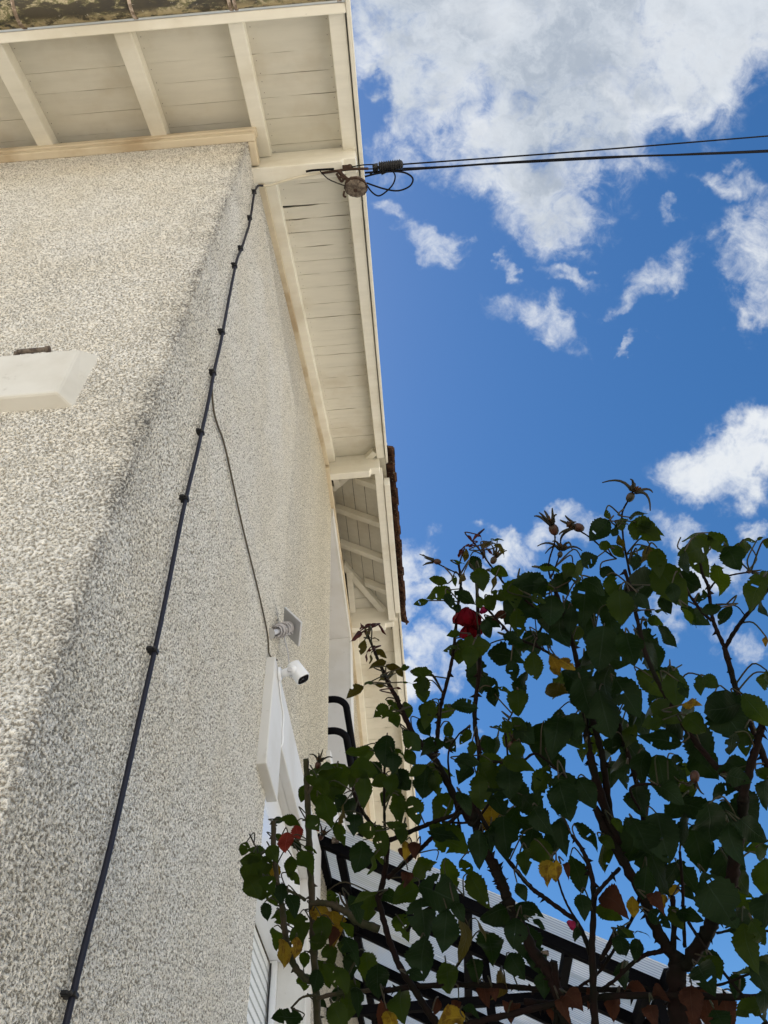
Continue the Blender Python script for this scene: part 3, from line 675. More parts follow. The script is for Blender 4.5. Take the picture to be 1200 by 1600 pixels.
for (yy, zz) in ((1.064, 3.75), (1.09, 3.47), (1.084, 3.088), (1.073, 2.88), (1.115, 2.412), (1.129, 2.16), (1.150, 1.859), (1.156, 1.566), (1.19, 1.10), (1.196, .465)):
    c = MB(); hh = .0045+.0012*math.sin(zz*37); c.box(XW-.002, cx+.0075, yy-.007, yy+.007, zz-hh, zz+hh); c.box(XW-.002, XW+.011, yy-.016, yy-.0065, zz-hh, zz+.002)
    c.tube([(XW, yy-.012, zz-.001), (XW+.015, yy-.012, zz-.001)], .003, 8)
    c.ball((XW+.015, yy-.012, zz-.001), .004, 4); c.build('clip', 'rubber', cab, bevel=.002)
thin = [(cx-.003, 1.135, 2.20), (cx, 1.15, 2.126), (cx, 1.205, 2.076), (cx, 1.267, 2.081), (cx, 1.369, 2.108), (cx, 1.669, 2.09), (cx, 1.982, 2.097), (cx, 2.204, 2.082), (cx, 2.270, 2.035), (cx+.03, 2.285, 2.016)]
tw = MB().tube(smooth([(p[0]-.006, p[1], p[2]) for p in thin]), .0035, 6)
tw.build('thin_wire', 'oldcable', label='thin brown wire branching off the thick cable across the side wall', category='wire')
# painted-over feed along the first purlin and black tail to the anchor
MB().tube(smooth([(cx+.03, 1.068, 3.868), (-.45, 1.072, 3.868), (-.33, 1.05, 3.869), (-.20, 1.035, 3.868), (-.15, 1.03, 3.868)]), .0045, 6).build('painted_wire', 'paintwire', label='cream painted wire tacked under the first purlin', category='wire')

# dead-end anchor of the overhead line
an = thing('line_anchor', (-.03, 1.04, 3.87), 'rusty round anchor pulley with looped black wires at the eave edge', 'line anchor')
ax = Vector((.12, -.42, .9)).normalized()
c0 = Vector((-.045, 1.092, 3.80))
dsk = MB(); dsk.tube([c0-ax*.020, c0-ax*.014, c0+ax*.014, c0+ax*.020], [.038, .050, .052, .042], 9, smooth=False); dsk.build('pulley', 'rust', an)
rim = MB()
rim.tube([c0-ax*.006, c0+ax*.006], [.056, .055], 11); rim.build('pulley_rim', 'rustdark', an)
MB().tube([c0-ax*.026, c0+ax*.028], .009, 8).build('bolt', 'rustdark', an)
yk = MB()
yk.tube(smooth([(-.20, 1.035, 3.862), (-.13, 1.03, 3.858), (-.06, 1.025, 3.85), (.02, 1.03, 3.85)]), .006, 6)
yk.tube(smooth([(-.12, 1.03, 3.855), (-.09, 1.06, 3.84), (-.075, 1.065, 3.82)]), .010, 6)
yk.tube(smooth([(-.13, 1.04, 3.852), (-.11, 1.07, 3.83), (-.10, 1.058, 3.83), (-.115, 1.05, 3.84)]), .006, 6)
yk.tube([(-.10, 1.02, 3.862), (-.06, 1.02, 3.862)], .012, 6); yk.tube(smooth([(-.10, 1.105, 3.80), (-.105, 1.125, 3.795), (-.095, 1.13, 3.79)]), .005, 6)
yk.ball((-.065, 1.018, 3.858), .014, 5)
yk.build('hook', 'rustdark', an)
A = lambda x, y, z=3.85: (Vector(P(x, y, 1))*(z/P(x, y, 1).z))
lp = MB()
def loop(pl, r=.004, z=3.85): lp.tube(smooth([A(x, y, z) for x, y in pl]), r, 6)
loop([(500, 267), (512, 279), (527, 286), (538, 290)], .0028)
loop([(570, 276), (590, 271), (612, 268), (633, 270), (645, 279), (640, 291), (622, 298), (600, 295), (573, 286)], .0042)
loop([(608, 262), (617, 273), (615, 286), (605, 298), (592, 306), (581, 300), (573, 289)], .0036)
loop([(574, 291), (582, 301), (591, 306)], .0024)
loop([(545, 262), (565, 258), (584, 257)], .0028); loop([(578, 272), (586, 266), (592, 260)], .004)
loop([(478, 268), (490, 266), (505, 265), (522, 264)], .005)
lp.build('wire_loops', 'wire', an)
ins = MB(); p0, p1 = A(582, 262, 3.87), A(626, 257, 3.87); dv = (p1-p0)
prf = []; rr = []
for i in range(41):
    prf.append(p0+dv*(.22+.78*i/40)); rr.append(.019 if i % 4 < 2 else .0235)
ins.tube([p0, p0+dv*.02, p0+dv*.2], [.012, .016, .018], 12); ins.tube(prf, rr, 16, smooth=False); ins.tube([p1, p1+dv*.06, p1+dv*.09], [.020, .016, .008], 12)
ins.tube([p0+dv*.3-Vector((0, -.0, 0)), A(600, 272, 3.86)], .012, 8)
ins.build('dead_end_clamp', 'rubber', label='black ribbed sleeve gripping the upper overhead wire', category='wire clamp')
def far(x, y, d): return P(x, y, d)
def line(pts, r, label, group='overhead wires'):
    MB().tube(smooth(pts, 10), r, 6).build('overhead_wire', 'wire', label=label, category='wire', group=group)
pA = p1+dv*.02; 
q = P(1200, 213, 3.2); line([pA, P(900, 237, P(900, 237, 1).dot(fw)*0+3.62), P(1200, 212.5, 4.0), P(1600, 180, 5.5)], .0035, 'upper single overhead wire leaving the ribbed sleeve')
line([A(570, 270, 3.86), A(640, 265, 3.86), P(900, 247.5, 3.62), P(1200, 237, 4.0), P(1600, 219, 5.5)], .0046, 'lower overhead wire running from the rusty pulley')
line([A(560, 264, 3.87), A(640, 262.5, 3.87), P(880, 251, 3.64), P(1080, 240, 3.82), P(1200, 234.5, 4.02), P(1600, 214, 5.5)], .0028, 'thinner wire twined with the lower overhead wire')

# ------------------------------------------------------------------ solar panel on its bracket, security camera
sp = thing('solar_panel', (XW, 2.27, 2.142), 'small grey square solar panel above the security camera, lead coiled on its arm', 'solar panel')
cs = [Vector(v) for v in ((-.486, 2.347, 2.36), (-.412, 2.345, 2.261), (-.438, 2.463, 2.238), (-.509, 2.468, 2.339))]
nn = (cs[1]-cs[0]).cross(cs[2]-cs[1]).normalized()
if nn.z < 0: nn = -nn
MB().prism(cs, nn*.010).build('panel', 'greyplastic', sp, bevel=.002)
cc_ = sum(cs, Vector())/4; base = Vector((XW+.004, 2.262, 2.135)); 
MB().tube([base, base+(cc_-base)*.1, cc_], [.022, .011, .011], 12).build('arm', 'greyplastic', sp)
coil = MB(); aa = (cc_-base); e1 = aa.orthogonal().normalized(); e2 = aa.normalized().cross(e1)
for j, (t0, t1, rad) in enumerate(((.28, .62, .020), (.35, .75, .026), (.5, .9, .024), (.3, .55, .024))):
    coil.tube([base+aa*(t0+(t1-t0)*i/60)+(e1*math.cos(i*.62+j)+e2*math.sin(i*.62+j))*(rad+.004*math.sin(i*.37+j)) for i in range(61)], .0026, 6)
for j in range(3):
    coil.tube(smooth([base+aa*.75+e1*.02, base+aa*(.72+.06*j)+Vector((.012*j, -.02, -.05)), base+aa*(.85)+Vector((.01, 0, -.035)), base+aa*.8+e2*.02]), .0026, 6)
coil.build('coiled_lead', 'greycable', sp)
sc = thing('security_camera', (-.49, 2.31, 1.975), 'small white security camera on a wall bracket over the lower window', 'camera')
b0 = Vector((XW+.036, 2.33, 1.985)); b1 = Vector((-.435, 2.315, 1.985))
br = MB(); br.tube([b0, b0+Vector((.008, 0, 0)), b0+Vector((.012, 0, 0))], [.028, .028, .020], 20); br.tube([b0+Vector((.01, 0, 0)), b1], .0155, 16)
br.tube([b0+Vector((.045, 0, 0)), b0+Vector((.047, 0, 0))], .0163, 16); br.build('bracket', 'plastic', sc)
jn = MB(); jn.ball(b1+Vector((.008, 0, .002)), .019, 8); jn.build('ball_joint', 'plastic', sc)
jc = MB(); jc.tube([b1+Vector((.0, -.02, -.012)), b1+Vector((.0, -.026, -.014))], [.011, .009], 12); jc.build('joint_screw', 'greyplastic', sc)
h0 = Vector((-.432, 2.325, 2.022)); h1 = Vector((-.378, 2.270, 1.955)); hd = (h1-h0).normalized()
h0 = Vector((-.432, 2.326, 2.022)); h1 = h0+Vector((.044, .010, -.066)); hd = (h1-h0).normalized()
s1 = hd.cross(Vector((0, 0, 1))).normalized(); s2_ = s1.cross(hd)
def rrect(c, hw, hh, k=6, p=.62):
    out = []
    for i in range(4*k):
        a = 2*math.pi*i/(4*k); ca, sa = math.cos(a), math.sin(a)
        out.append(c+s1*(hw*math.copysign(abs(ca)**p, ca))+s2_*(hh*math.copysign(abs(sa)**p, sa)))
    return out
def loft(rings, name, m_, par, smooth_=True):
    mb = MB(); n = len(rings[0]); vs = [v for r_ in rings for v in r_]
    fs = [(i*n+k, i*n+(k+1) % n, (i+1)*n+(k+1) % n, (i+1)*n+k) for i in range(len(rings)-1) for k in range(n)]
    mb.add(vs, fs, 0, smooth_); mb.add(rings[0], [tuple(range(n))[::-1]]); mb.add(rings[-1], [tuple(range(n))]); return mb.build(name, m_, par)
loft([rrect(h0-hd*.004, .015, .017), rrect(h0, .022, .024), rrect(h0+hd*.005, .0255, .027), rrect(h1-hd*.003, .0255, .027), rrect(h1, .0245, .026)], 'housing', 'plastic', sc)
loft([rrect(h1+hd*.0004, .0220, .0235), rrect(h1+hd*.0016, .021, .0225)], 'front_glass', 'glassblack', sc)
ln_ = MB(); ln_.tube([h1+hd*.001-s2_*.006, h1+hd*.006-s2_*.006], [.010, .009], 16); ln_.build('lens', 'glassblack', sc)
MB().tube(smooth([base+aa*.72+Vector((0, 0, -.025)), Vector((-.47, 2.33, 2.16)), Vector((-.455, 2.32, 2.10)), h0+Vector((-.012, .0, .006))]), .0022, 6).build('camera_lead', 'greycable', label='thin grey lead hanging from the solar panel to the security camera', category='wire')
MB().tube(smooth([Vector((XW+.04, 2.335, 1.955)), Vector((XW+.038, 2.40, 1.925)), Vector((XW+.038, 2.475, 1.90)), Vector((XW+.038, 2.482, 1.84)), Vector((XW+.038, 2.488, 1.78)), Vector((XW+.01, 2.50, 1.765))]), .0030, 6).build('white_lead', 'plastic', label='white lead running down the lintel from the camera bracket', category='wire')
# rusted cramp on top of the front lintel
BY = YF-.020
cl = MB(); cl.tube([(-.912, BY, 1.848), (-.832, BY, 1.850)], .0062, 10); cl.tube([(-.840, BY, 1.850), (-.829, BY, 1.8505)], .0085, 10)
cl.tube([(-.912, BY, 1.848), (-.917, BY+.01, 1.842)], .0075, 8); cl.tube([(-.885, YF, 1.868), (-.885, YF-.010, 1.868)], .003, 6)
cl.build('rusty_bracket', 'rust', label='short rusty pipe bracket lying on the white lintel at left', category='bracket')

# ------------------------------------------------------------------ roses
def cane(mb, pl, rpx0, rpx1, d0, d1, mi=0, thorns=1.0, wob=.5, seed=0):
    """pl: photo pixels along the cane, radii in pixels, depths at both ends"""
    n = len(pl); pts = []
    rn = random.Random(seed+int(pl[0][0]*7+pl[0][1]))
    for i, (x, y) in enumerate(pl):
        t = i/(n-1); dd = d0+(d1-d0)*t
        pts.append(P(x, y, dd))
    sp_ = smooth(pts, 8); m = len(sp_)
    rs = []
    for i in range(m):
        t = i/(m-1); dd = d0+(d1-d0)*t; rs.append(max(.0006, .84*(rpx0+(rpx1-rpx0)*t)*dd/F*(1+.10*math.sin(i*1.9+seed)+.06*rn.random())))
    sp_ = [p+Vector((rn.uniform(-1, 1), rn.uniform(-1, 1), rn.uniform(-1, 1)))*rs[i]*.25*wob for i, p in enumerate(sp_)]
    mb.tube(sp_, rs, 8, mi)
    L = sum((sp_[i+1]-sp_[i]).length for i in range(m-1))
    for k in range(int(L*60*thorns)):
        i = rn.randrange(1, m-1); p = sp_[i].lerp(sp_[i+1], rn.random()); d = (sp_[i+1]-sp_[i]).normalized()
        a = Vector((rn.uniform(-1, 1), rn.uniform(-1, 1), rn.uniform(-1, 1))); a = (a-d*a.dot(d)).normalized()
        h = .0035+.0035*rn.random()+rs[i]*.15; w_ = .0022+.0012*rn.random(); e = d.cross(a)
        b0_ = p+a*rs[i]*.8; tip = p+a*(rs[i]+h)-d*.45*h
        mb.add([b0_+d*w_, b0_+e*w_*.5, b0_-d*w_, b0_-e*w_*.5, tip], [(0, 1, 4), (1, 2, 4), (2, 3, 4), (3, 0, 4)], mi, True)
    for (p, (x, y)) in zip(pts, pl): STEMS.append((x, y, (p.dot(fw))))
    for i in range(n-1):
        for t in (.33, .66):
            STEMS.append((pl[i][0]+(pl[i+1][0]-pl[i][0])*t, pl[i][1]+(pl[i+1][1]-pl[i][1])*t, pts[i].lerp(pts[i+1], t).dot(fw)))
STEMS = []
LEAFRND = random.Random(11)
def leaf(mb, c, dtip, nrm, L, wr=.74, mi=0, fold=.25, curl=.3, hole=0, serr=1.0, blunt=0):
    """one serrate leaflet: base at c-dtip*L/2"""
    r = LEAFRND
    dtip = dtip.normalized(); nrm = (nrm-dtip*nrm.dot(dtip)).normalized(); sd_ = dtip.cross(nrm)
    N_ = 22; rows = []
    tw_ = r.uniform(-.9, .9); asym = r.uniform(-.08, .08); p_ = r.uniform(.70, 1.05); ex_ = r.uniform(.72, 1.02); tp_ = r.uniform(.15, .42); roll = r.choice((0, 0, .3, .7, 1.0))*r.uniform(-.4, 1); nick = [r.uniform(.93, 1.04) for _ in range(23*2)]; bite = (r.randrange(4, 18), r.choice((0, 1)), r.choice((0, 0, 0, 0, .25, .45)))
    w1 = r.uniform(.4, 1.2); ph = r.uniform(0, 6)
    vs = []; uvs = []
    for i in range(N_+1):
        t = i/N_
        wd = (math.sin(math.pi*min(1, (t*.985+.012))**p_)**ex_ if 0 < t < 1 else 0)*L*wr*.5*(1-tp_*t*t*t)
        if t > .9: wd *= .62+.38*(1-t)/.10
        up_ = -curl*L*(t-.35)**2 + .03*L*math.sin(t*9+ph)*w1
        pc = c+dtip*(t-.5)*L*(1-.08*curl)+nrm*up_
        tw = tw_*(t-.5); sv = sd_*math.cos(tw)+nrm*math.sin(tw)
        sr0 = (1.0+.065*serr) if i % 2 else (1.0-.04*serr)
        for s_, k_ in ((-1, 1.0), (-1, .52), (0, 0), (1, .52), (1, 1.0)):
            sr = sr0*nick[i*2+(s_ > 0)]
            if bite[2] and abs(i-bite[0]) <= 1 and (s_ > 0) == bool(bite[1]): sr *= 1-bite[2]
            wk = wd*k_*(sr if k_ == 1.0 else 1)*(1+asym*s_)
            back = -.035*L*serr if (k_ == 1.0 and i % 2 == 0 and 0 < i < N_) else 0
            wav = nrm*(.035*L*math.sin(t*11+ph+s_*1.3)*k_*w1)
            uvs.append((t, s_*k_, 0)); vs.append(pc+sv*s_*wk*(1-.22*abs(roll)*k_*k_)+nrm*(fold*wk*.8 - .35*fold*wk*k_-roll*wd*.55*k_**3)+wav+dtip*back*-.6)
    fs = []
    sk = set()
    for h_ in range(hole): sk.add((r.randrange(2, N_-3), r.randrange(4)))
    for i in range(N_):
        for k_ in range(4):
            if (i, k_) in sk: continue
            a = i*5+k_; fs.append((a, a+1, a+6, a+5))
    k0 = len(mb.v); mb.add(vs, fs, mi, True)
    for j_, q_ in enumerate(uvs): mb.uv[k0+j_] = (q_[0]+.01, q_[1], 0)
    return c-dtip*L*.5
TYPES = {'g': 0, 'd': 1, 'y': 2, 'b': 3, 'r': 4, 'o': 5, 'm': 6}
LM = ['leaf', 'leafdark', 'leafy', 'leafb', 'leafr', 'leafo', 'leafm', 'stem', 'greenstem']
def put_leaf(mb, x, y, lpx, ang, typ='g', wr=None, dd=None, petiole=True):
    r = LEAFRND
    st = min(STEMS, key=lambda s: (s[0]-x)**2+(s[1]-y)**2)
    if typ in 'dg' and 640 < x < 1010 and y > 1400: lpx *= .84
    if typ == 'b': lpx *= .86
    if dd is None: dd = st[2]+r.uniform(-.10, .06)
    dd = max(.55, dd)
    L = lpx*1.0*dd/F
    a = R(ang); tilt = r.uniform(-.35, .35)
    dt = cr*math.cos(a)-cu*math.sin(a)+fw*tilt
    # leaves are seen from below: normal leans to the zenith and away from the lens
    nm = fw*.9+Vector((0, 0, .5))+Vector((r.uniform(-1, 1), r.uniform(-1, 1), r.uniform(-1, 1)))*.62
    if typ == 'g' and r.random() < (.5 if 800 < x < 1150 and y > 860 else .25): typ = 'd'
    if wr is None: wr = r.uniform(.40, .58) if typ in 'mo' else r.uniform(.56, .86)
    if typ == 'b': fold, curl = r.uniform(.6, 1.6), r.uniform(.5, 2.0)
    else: fold, curl = r.uniform(.05, .7), r.uniform(-.2, .9)
    if wr < .5:
        nm = cu*math.cos(a)+cr*math.sin(a)+fw*.35; nm = nm*(1 if nm.z > 0 else -1); wr = .72; fold *= .5
    base_ = leaf(mb, P(x, y, dd), dt, nm, L/max(.8, math.sqrt(1/(1+tilt*tilt))), wr, TYPES[typ], fold, curl, hole=(r.choice((0, 0, 0, 0, 0, 1, 1, 2)) if typ in 'gd' else 0), serr=r.uniform(.6, 1.2))
    if petiole:
        sp3 = P(st[0], st[1], st[2]); v = sp3-base_
        if v.length > .10: v = v.normalized()*r.uniform(.02, .045)
        mid = base_+v*.5-dt.normalized()*.25*v.length
        mb.tube(smooth([base_+dt*L*.03, mid, base_+v], 4), [.0009*(1+.3*k/8) for k in range(9)], 5, 8 if typ != 'm' else 6, caps=False)
def Z(x0, y0, s, lst):
    return [(x0+e[0]/s, y0+e[1]/s, e[2]/s, e[3], (e[4] if len(e) > 4 else 'g'), (e[5] if len(e) > 5 else None)) for e in lst]

# ---- big rose bush
bush = thing('rose_bush', P(1062, 1605, 1.0)*1.0, 'tall thorny climbing rose with dark leaves and red blooms against the sky', 'rose bush')
bush.location = (.62, .72, -1.6)
st = MB()
def cn(*a, **k): cane(st, *a, **k)
cn([(1066, 1700), (1060, 1600), (1058, 1540), (1060, 1492)], 19, 17, .98, 1.0, thorns=.4)
root_p = P(1066, 1700, .98)
st.tube(smooth([root_p+Vector((0, 0, .01)), root_p+Vector((.02, -.02, -.3)), root_p+Vector((-.02, -.04, -.8)), Vector((root_p.x, root_p.y-.05, -1.62))]), .016, 8)
cn([(1058, 1500), (1030, 1460), (1002, 1395), (973, 1345), (950, 1305), (930, 1262)], 12, 7, 1.0, 1.05)
cn([(965, 1320), (938, 1240), (924, 1190), (917, 1150), (914, 1105)], 9, 5, 1.04, 1.08)
cn([(956, 1300), (950, 1250), (942, 1187), (932, 1145), (919, 1105), (905, 1050), (893, 1000), (878, 950), (866, 920)], 7, 3.5, 1.05, 1.1)
cn([(1012, 1310), (1007, 1285), (994, 1220), (975, 1160), (958, 1098), (945, 1040), (930, 985)], 6, 3, 1.02, 1.12)
cn([(1070, 1510), (1098, 1470), (1115, 1436), (1132, 1405), (1143, 1371), (1150, 1330), (1157, 1290), (1162, 1245)], 13, 10, .99, .9, thorns=.7)
cn([(1160, 1250), (1166, 1225), (1177, 1182), (1186, 1150), (1191, 1128)], 9, 6, .9, .88)
cn([(1166, 1240), (1140, 1220), (1108, 1185), (1072, 1139), (1048, 1100), (1027, 1063), (1008, 1018), (996, 970), (986, 925), (976, 890)], 6, 3.2, .9, 1.02)
cn([(1240, 1290), (1197, 1193), (1175, 1135), (1155, 1091), (1145, 1060), (1132, 1012)], 6.5, 5, .92, .96)
cn([(1133, 1014), (1120, 985), (1112, 960), (1107, 919), (1098, 897), (1092, 870)], 4.2, 2.4, .96, 1.0, thorns=.6)
cn([(1133, 1012), (1146, 990), (1163, 965), (1185, 940), (1215, 900)], 4, 3, .96, .9, thorns=.4)
cn([(1112, 970), (1096, 955), (1079, 932)], 3, 2.4, .97, 1.0, thorns=.5)
cn([(1109, 921), (1117, 910), (1130, 903), (1150, 897), (1173, 894)], 1.8, 1.6, .98, .98, thorns=.1)
cn([(1118, 944), (1135, 944), (1152, 948), (1164, 962)], 1.2, 1.2, .97, .97, thorns=.1)
cn([(735, 1250), (742, 1280), (749, 1304), (763, 1337), (780, 1370), (791, 1398), (802, 1425), (815, 1450), (837, 1493), (858, 1518), (871, 1550), (885, 1610), (890, 1680)], 9, 11, 1.12, 1.0, thorns=2.6)
cn([(745, 1262), (776, 1320), (806, 1359), (828, 1385), (850, 1402), (880, 1424), (902, 1442), (919, 1481), (930, 1520)], 3.6, 4.6, 1.1, 1.02, thorns=.5)
cn([(679, 1185), (683, 1155), (686, 1122), (690, 1098), (700, 1060), (708, 1021), (715, 951), (720, 913), (717, 883)], 4.6, 2.2, 1.18, 1.2)
cn([(735, 1290), (747, 1240), (749, 1180), (743, 1140), (742, 1109), (750, 1030), (748, 985), (746, 941), (745, 905)], 5, 2.8, 1.12, 1.18, thorns=.7)
cn([(901, 1046), (870, 1028), (841, 1011), (803, 995), (784, 976), (760, 950)], 2.8, 2, 1.1, 1.14, thorns=.4)
cn([(838, 1000), (848, 968), (830, 945), (792, 916), (779, 900), (766, 883), (750, 860), (731, 838)], 2.4, 1.4, 1.15, 1.2, thorns=.1)
cn([(836, 1008), (838, 990), (836, 965)], 1.2, 1, 1.12, 1.12, thorns=.5)
cn([(890, 1010), (871, 985), (855, 960), (835, 935)], 2.2, 1.6, 1.1, 1.1, thorns=.3)
cn([(931, 1700), (929, 1600), (927, 1540), (925, 1475), (928, 1400), (921, 1355), (908, 1325), (893, 1305)], 8.5, 3, .98, 1.06, thorns=.8)
cn([(928, 1402), (948, 1378), (968, 1357)], 3.4, 3.6, 1.0, 1.04, thorns=.8)
cn([(866, 1345), (875, 1385), (887, 1415), (902, 1440)], 1.8, 2.2, 1.03, 1.02, thorns=.6)
cn([(820, 1565), (885, 1569), (936, 1558), (1030, 1555), (1110, 1557), (1230, 1558)], 6, 6, 1.06, .94, thorns=.8)
cn([(600, 1548), (660, 1541), (728, 1539), (790, 1541), (850, 1546), (930, 1546), (1000, 1548)], 5, 5, 1.16, 1.04, thorns=1.2)
cn([(715, 1612), (733, 1600), (793, 1586), (858, 1571), (900, 1560)], 6, 5.5, 1.08, 1.0, thorns=.8)
cn([(1055, 1480), (1030, 1487), (1008, 1492), (985, 1508), (960, 1532), (930, 1552)], 5, 3, 1.0, 1.02, thorns=.5)
cn([(1000, 1380), (997, 1410), (985, 1440), (962, 1480), (935, 1520), (905, 1542)], 3.4, 2.6, 1.04, 1.04, thorns=.4)
cn([(962, 1455), (950, 1480), (938, 1500)], 5, 4, 1.03, 1.03, thorns=.4)
cn([(1052, 1500), (1053, 1440), (1051, 1400)], 5.5, 5, 1.0, 1.02, thorns=.3); cn([(1070, 1480), (1068, 1430), (1066, 1380), (1062, 1330)], 3.5, 2.6, 1.0, 1.03, thorns=.3)
cn([(1075, 1440), (1105, 1485), (1135, 1525), (1165, 1560), (1200, 1600)], 3, 3, .98, .9, thorns=.3)
cn([(1120, 1458), (1160, 1452), (1210, 1456)], 2.4, 2.2, .95, .9, thorns=.2)
cn([(1085, 1545), (1130, 1537), (1170, 1522), (1215, 1508)], 2.6, 2, .96, .9, thorns=.3)
cn([(609, 1313), (640, 1300), (677, 1285), (700, 1277), (712, 1271), (717, 1256)], 4.4, 3.2, 1.18, 1.13, thorns=.3)
cn([(721, 1268), (706, 1282), (691, 1295), (672, 1312), (656, 1327), (630, 1350), (606, 1372)], 3.4, 4.4, 1.12, 1.2, thorns=.5)
cn([(690, 1284), (720, 1286), (745, 1283)], 2.2, 2.2, 1.15, 1.12, thorns=.4)
cn([(551, 1232), (558, 1252), (570, 1274), (588, 1296), (605, 1310), (604, 1340), (600, 1370), (591, 1407)], 2.2, 6, 1.22, 1.2, thorns=.2)
cn([(571, 985), (580, 1005), (588, 1025), (595, 1040), (607, 1068), (620, 1092), (630, 1115), (645, 1145), (665, 1172), (679, 1186), (705, 1235), (735, 1285)], 1.8, 7, 1.25, 1.14, thorns=.15)
cn([(601, 1196), (600, 1240), (601, 1285), (603, 1312)], 2.2, 2.8, 1.22, 1.2, thorns=.1)
cn([(590, 1400), (600, 1440), (612, 1480), (625, 1510), (648, 1547), (665, 1575), (690, 1610)], 5, 6.5, 1.2, 1.1, thorns=.4)
cn([(636, 1455), (655, 1430), (680, 1412), (700, 1396), (725, 1400)], 3, 2.2, 1.15, 1.12, thorns=.2)
cn([(700, 1530), (712, 1512), (725, 1492), (735, 1470)], 3, 2.2, 1.12, 1.1, thorns=.2)
cn([(870, 1600), (872, 1560), (868, 1525), (866, 1502)], 7, 6, 1.02, 1.02, thorns=.1)
cn([(1000, 1265), (985, 1232), (1020, 1225), (1045, 1235), (1060, 1250)], 2.4, 2.4, 1.02, .98, thorns=.2)
cn([(720, 1300), (700, 1190), (715, 1150), (735, 1135)], 2, 1.5, 1.15, 1.15, thorns=.1)
cn([(740, 1290), (790, 1210), (790, 1140), (800, 1115)], 2.4, 1.4, 1.1, 1.12, thorns=.2)
cn([(770, 1190), (810, 1192), (833, 1178), (850, 1185), (885, 1215)], 2.6, 2, 1.08, 1.06, thorns=.3)
# flower stalks
stalks = [([(860, 904), (857, 888), (859, 872), (866, 850), (867, 838), (864, 828)], 1.6), ([(862, 901), (868, 885), (874, 868)], 1.5),
          ([(963, 873), (945, 860), (925, 842), (905, 829)], 1.6), ([(972, 816), (972, 803), (977, 790), (984, 779)], 1.8), ([(719, 898), (700, 889), (683, 880)], 1.4)]
for pl, r_ in stalks: cn(pl, r_, r_*.9, 1.06, 1.04, thorns=0)
cn([(972, 818), (975, 850), (985, 900)], 1.6, 2.4, 1.05, 1.04, thorns=.1)
canes = st.build('canes', 'stem', bush)

# rose hips / spent heads
def spent(x, y, ang, d, sc=1.0, sep=5, spread=.9, body=1.0, seed=0, stam=True):
    rn = random.Random(seed); a = R(ang); ax_ = (cr*math.cos(a)-cu*math.sin(a)+fw*rn.uniform(-.3, .3)).normalized(); c = P(x, y, d)
    mb = MB(); mb.ball(c-ax_*.004*sc, .0045*sc*body, 6, 0, ax_, 1.35)
    e1_ = ax_.orthogonal().normalized(); e2_ = ax_.cross(e1_)
    for k in range(sep):
        ph = 2*math.pi*k/sep+rn.uniform(-.3, .3); o = e1_*math.cos(ph)+e2_*math.sin(ph); L = rn.uniform(.018, .034)*sc
        pts = [c+ax_*.003*sc+o*.003*sc]
        cv = rn.uniform(.3, 1.0)*spread
        for i in range(1, 7): t = i/6; pts.append(c+ax_*(.003+L*t*(1-cv*t*.9))*1+o*(.003*sc+L*cv*t))
        mb.tube(pts, [.0019*sc*(1-t_/7)**.8+.0003 for t_ in range(7)], 5, 1)
    if stam:
        for k in range(26):
            o = (ax_*rn.uniform(.4, 1)+e1_*rn.uniform(-1, 1)*.8+e2_*rn.uniform(-1, 1)*.8).normalized(); mb.tube([c+ax_*.003*sc, c+ax_*.003*sc+o*rn.uniform(.004, .010)*sc], [.0011, .0009], 4, 2)
    return mb.build('spent_flower', ['hip', 'sepal', 'stamen'], bush)
spent(863, 822, -115, 1.04, 1.25, 5, .75, 1.15, 1); spent(876, 862, -75, 1.05, 1.0, 6, 1.5, .8, 2); spent(899, 823, 195, 1.05, 1.15, 5, 1.1, 1.2, 3)
spent(988, 772, -60, 1.04, 1.2, 5, 1.6, 1.0, 4); spent(680, 877, 190, 1.2, .8, 5, .5, 1.3, 5, False); spent(773, 872, -60, 1.17, .9, 5, .6, 1.2, 6)
spent(1173, 894, 0, .98, .5, 5, .4, .9, 7, False); spent(1085, 1218, 100, .95, .8, 4, 1.2, 1.6, 8, False); spent(748, 903, -90, 1.16, 1.0, 5, 1.0, 1.2, 9)
spent(800, 1160, -60, 1.08, .9, 5, 1.2, 1.0, 10)
# blooms
def bloom(x, y, d, rad, ang, m_, label, n=26, seed=0, droop=0.0):
    rn = random.Random(seed); a = R(ang); ax_ = (cr*math.cos(a)-cu*math.sin(a)-fw*.15).normalized(); c = P(x, y, d)
    e1_ = ax_.orthogonal().normalized(); e2_ = ax_.cross(e1_); mb = MB()
    for k in range(n):
        f = k/n; ph = k*2.399; o = e1_*math.cos(ph)+e2_*math.sin(ph); rr_ = rad*(.18+.72*f); W_ = rad*(.5+.45*f); H_ = rad*(1.35-.35*f)
        sd_ = ax_.cross(o); rows = []
        for i in range(7):
            t = i/6; bul = math.sin(t*math.pi*.75)*.5+.35*t*f
            for j in range(7):
                s_ = (j-3)/3; ww = W_*(.35+.65*math.sin(min(1, t*1.1)*math.pi*.62))*s_
                rows.append(c+ax_*(H_*(t-.45)*(1-.12*s_*s_)+.06*rad*math.sin(s_*5+k))+o*(rr_*(.35+bul)-.35*ww*ww/rad+(.12*rad*math.sin(k+s_*4) if t > .8 else 0))+sd_*ww)
        fs = [(i*7+j, i*7+j+1, (i+1)*7+j+1, (i+1)*7+j) for i in range(6) for j in range(6)]
        mb.add(rows, fs, 0, True)
    return mb.build('rose_bloom', m_, bush, label=label)
bloom(729, 962, 1.17, .021, 95, 'petal', 'deep red hanging rose bloom', 26, 1); bloom(733, 985, 1.18, .017, 80, 'petal', 'deep red hanging rose bloom', 18, 5)
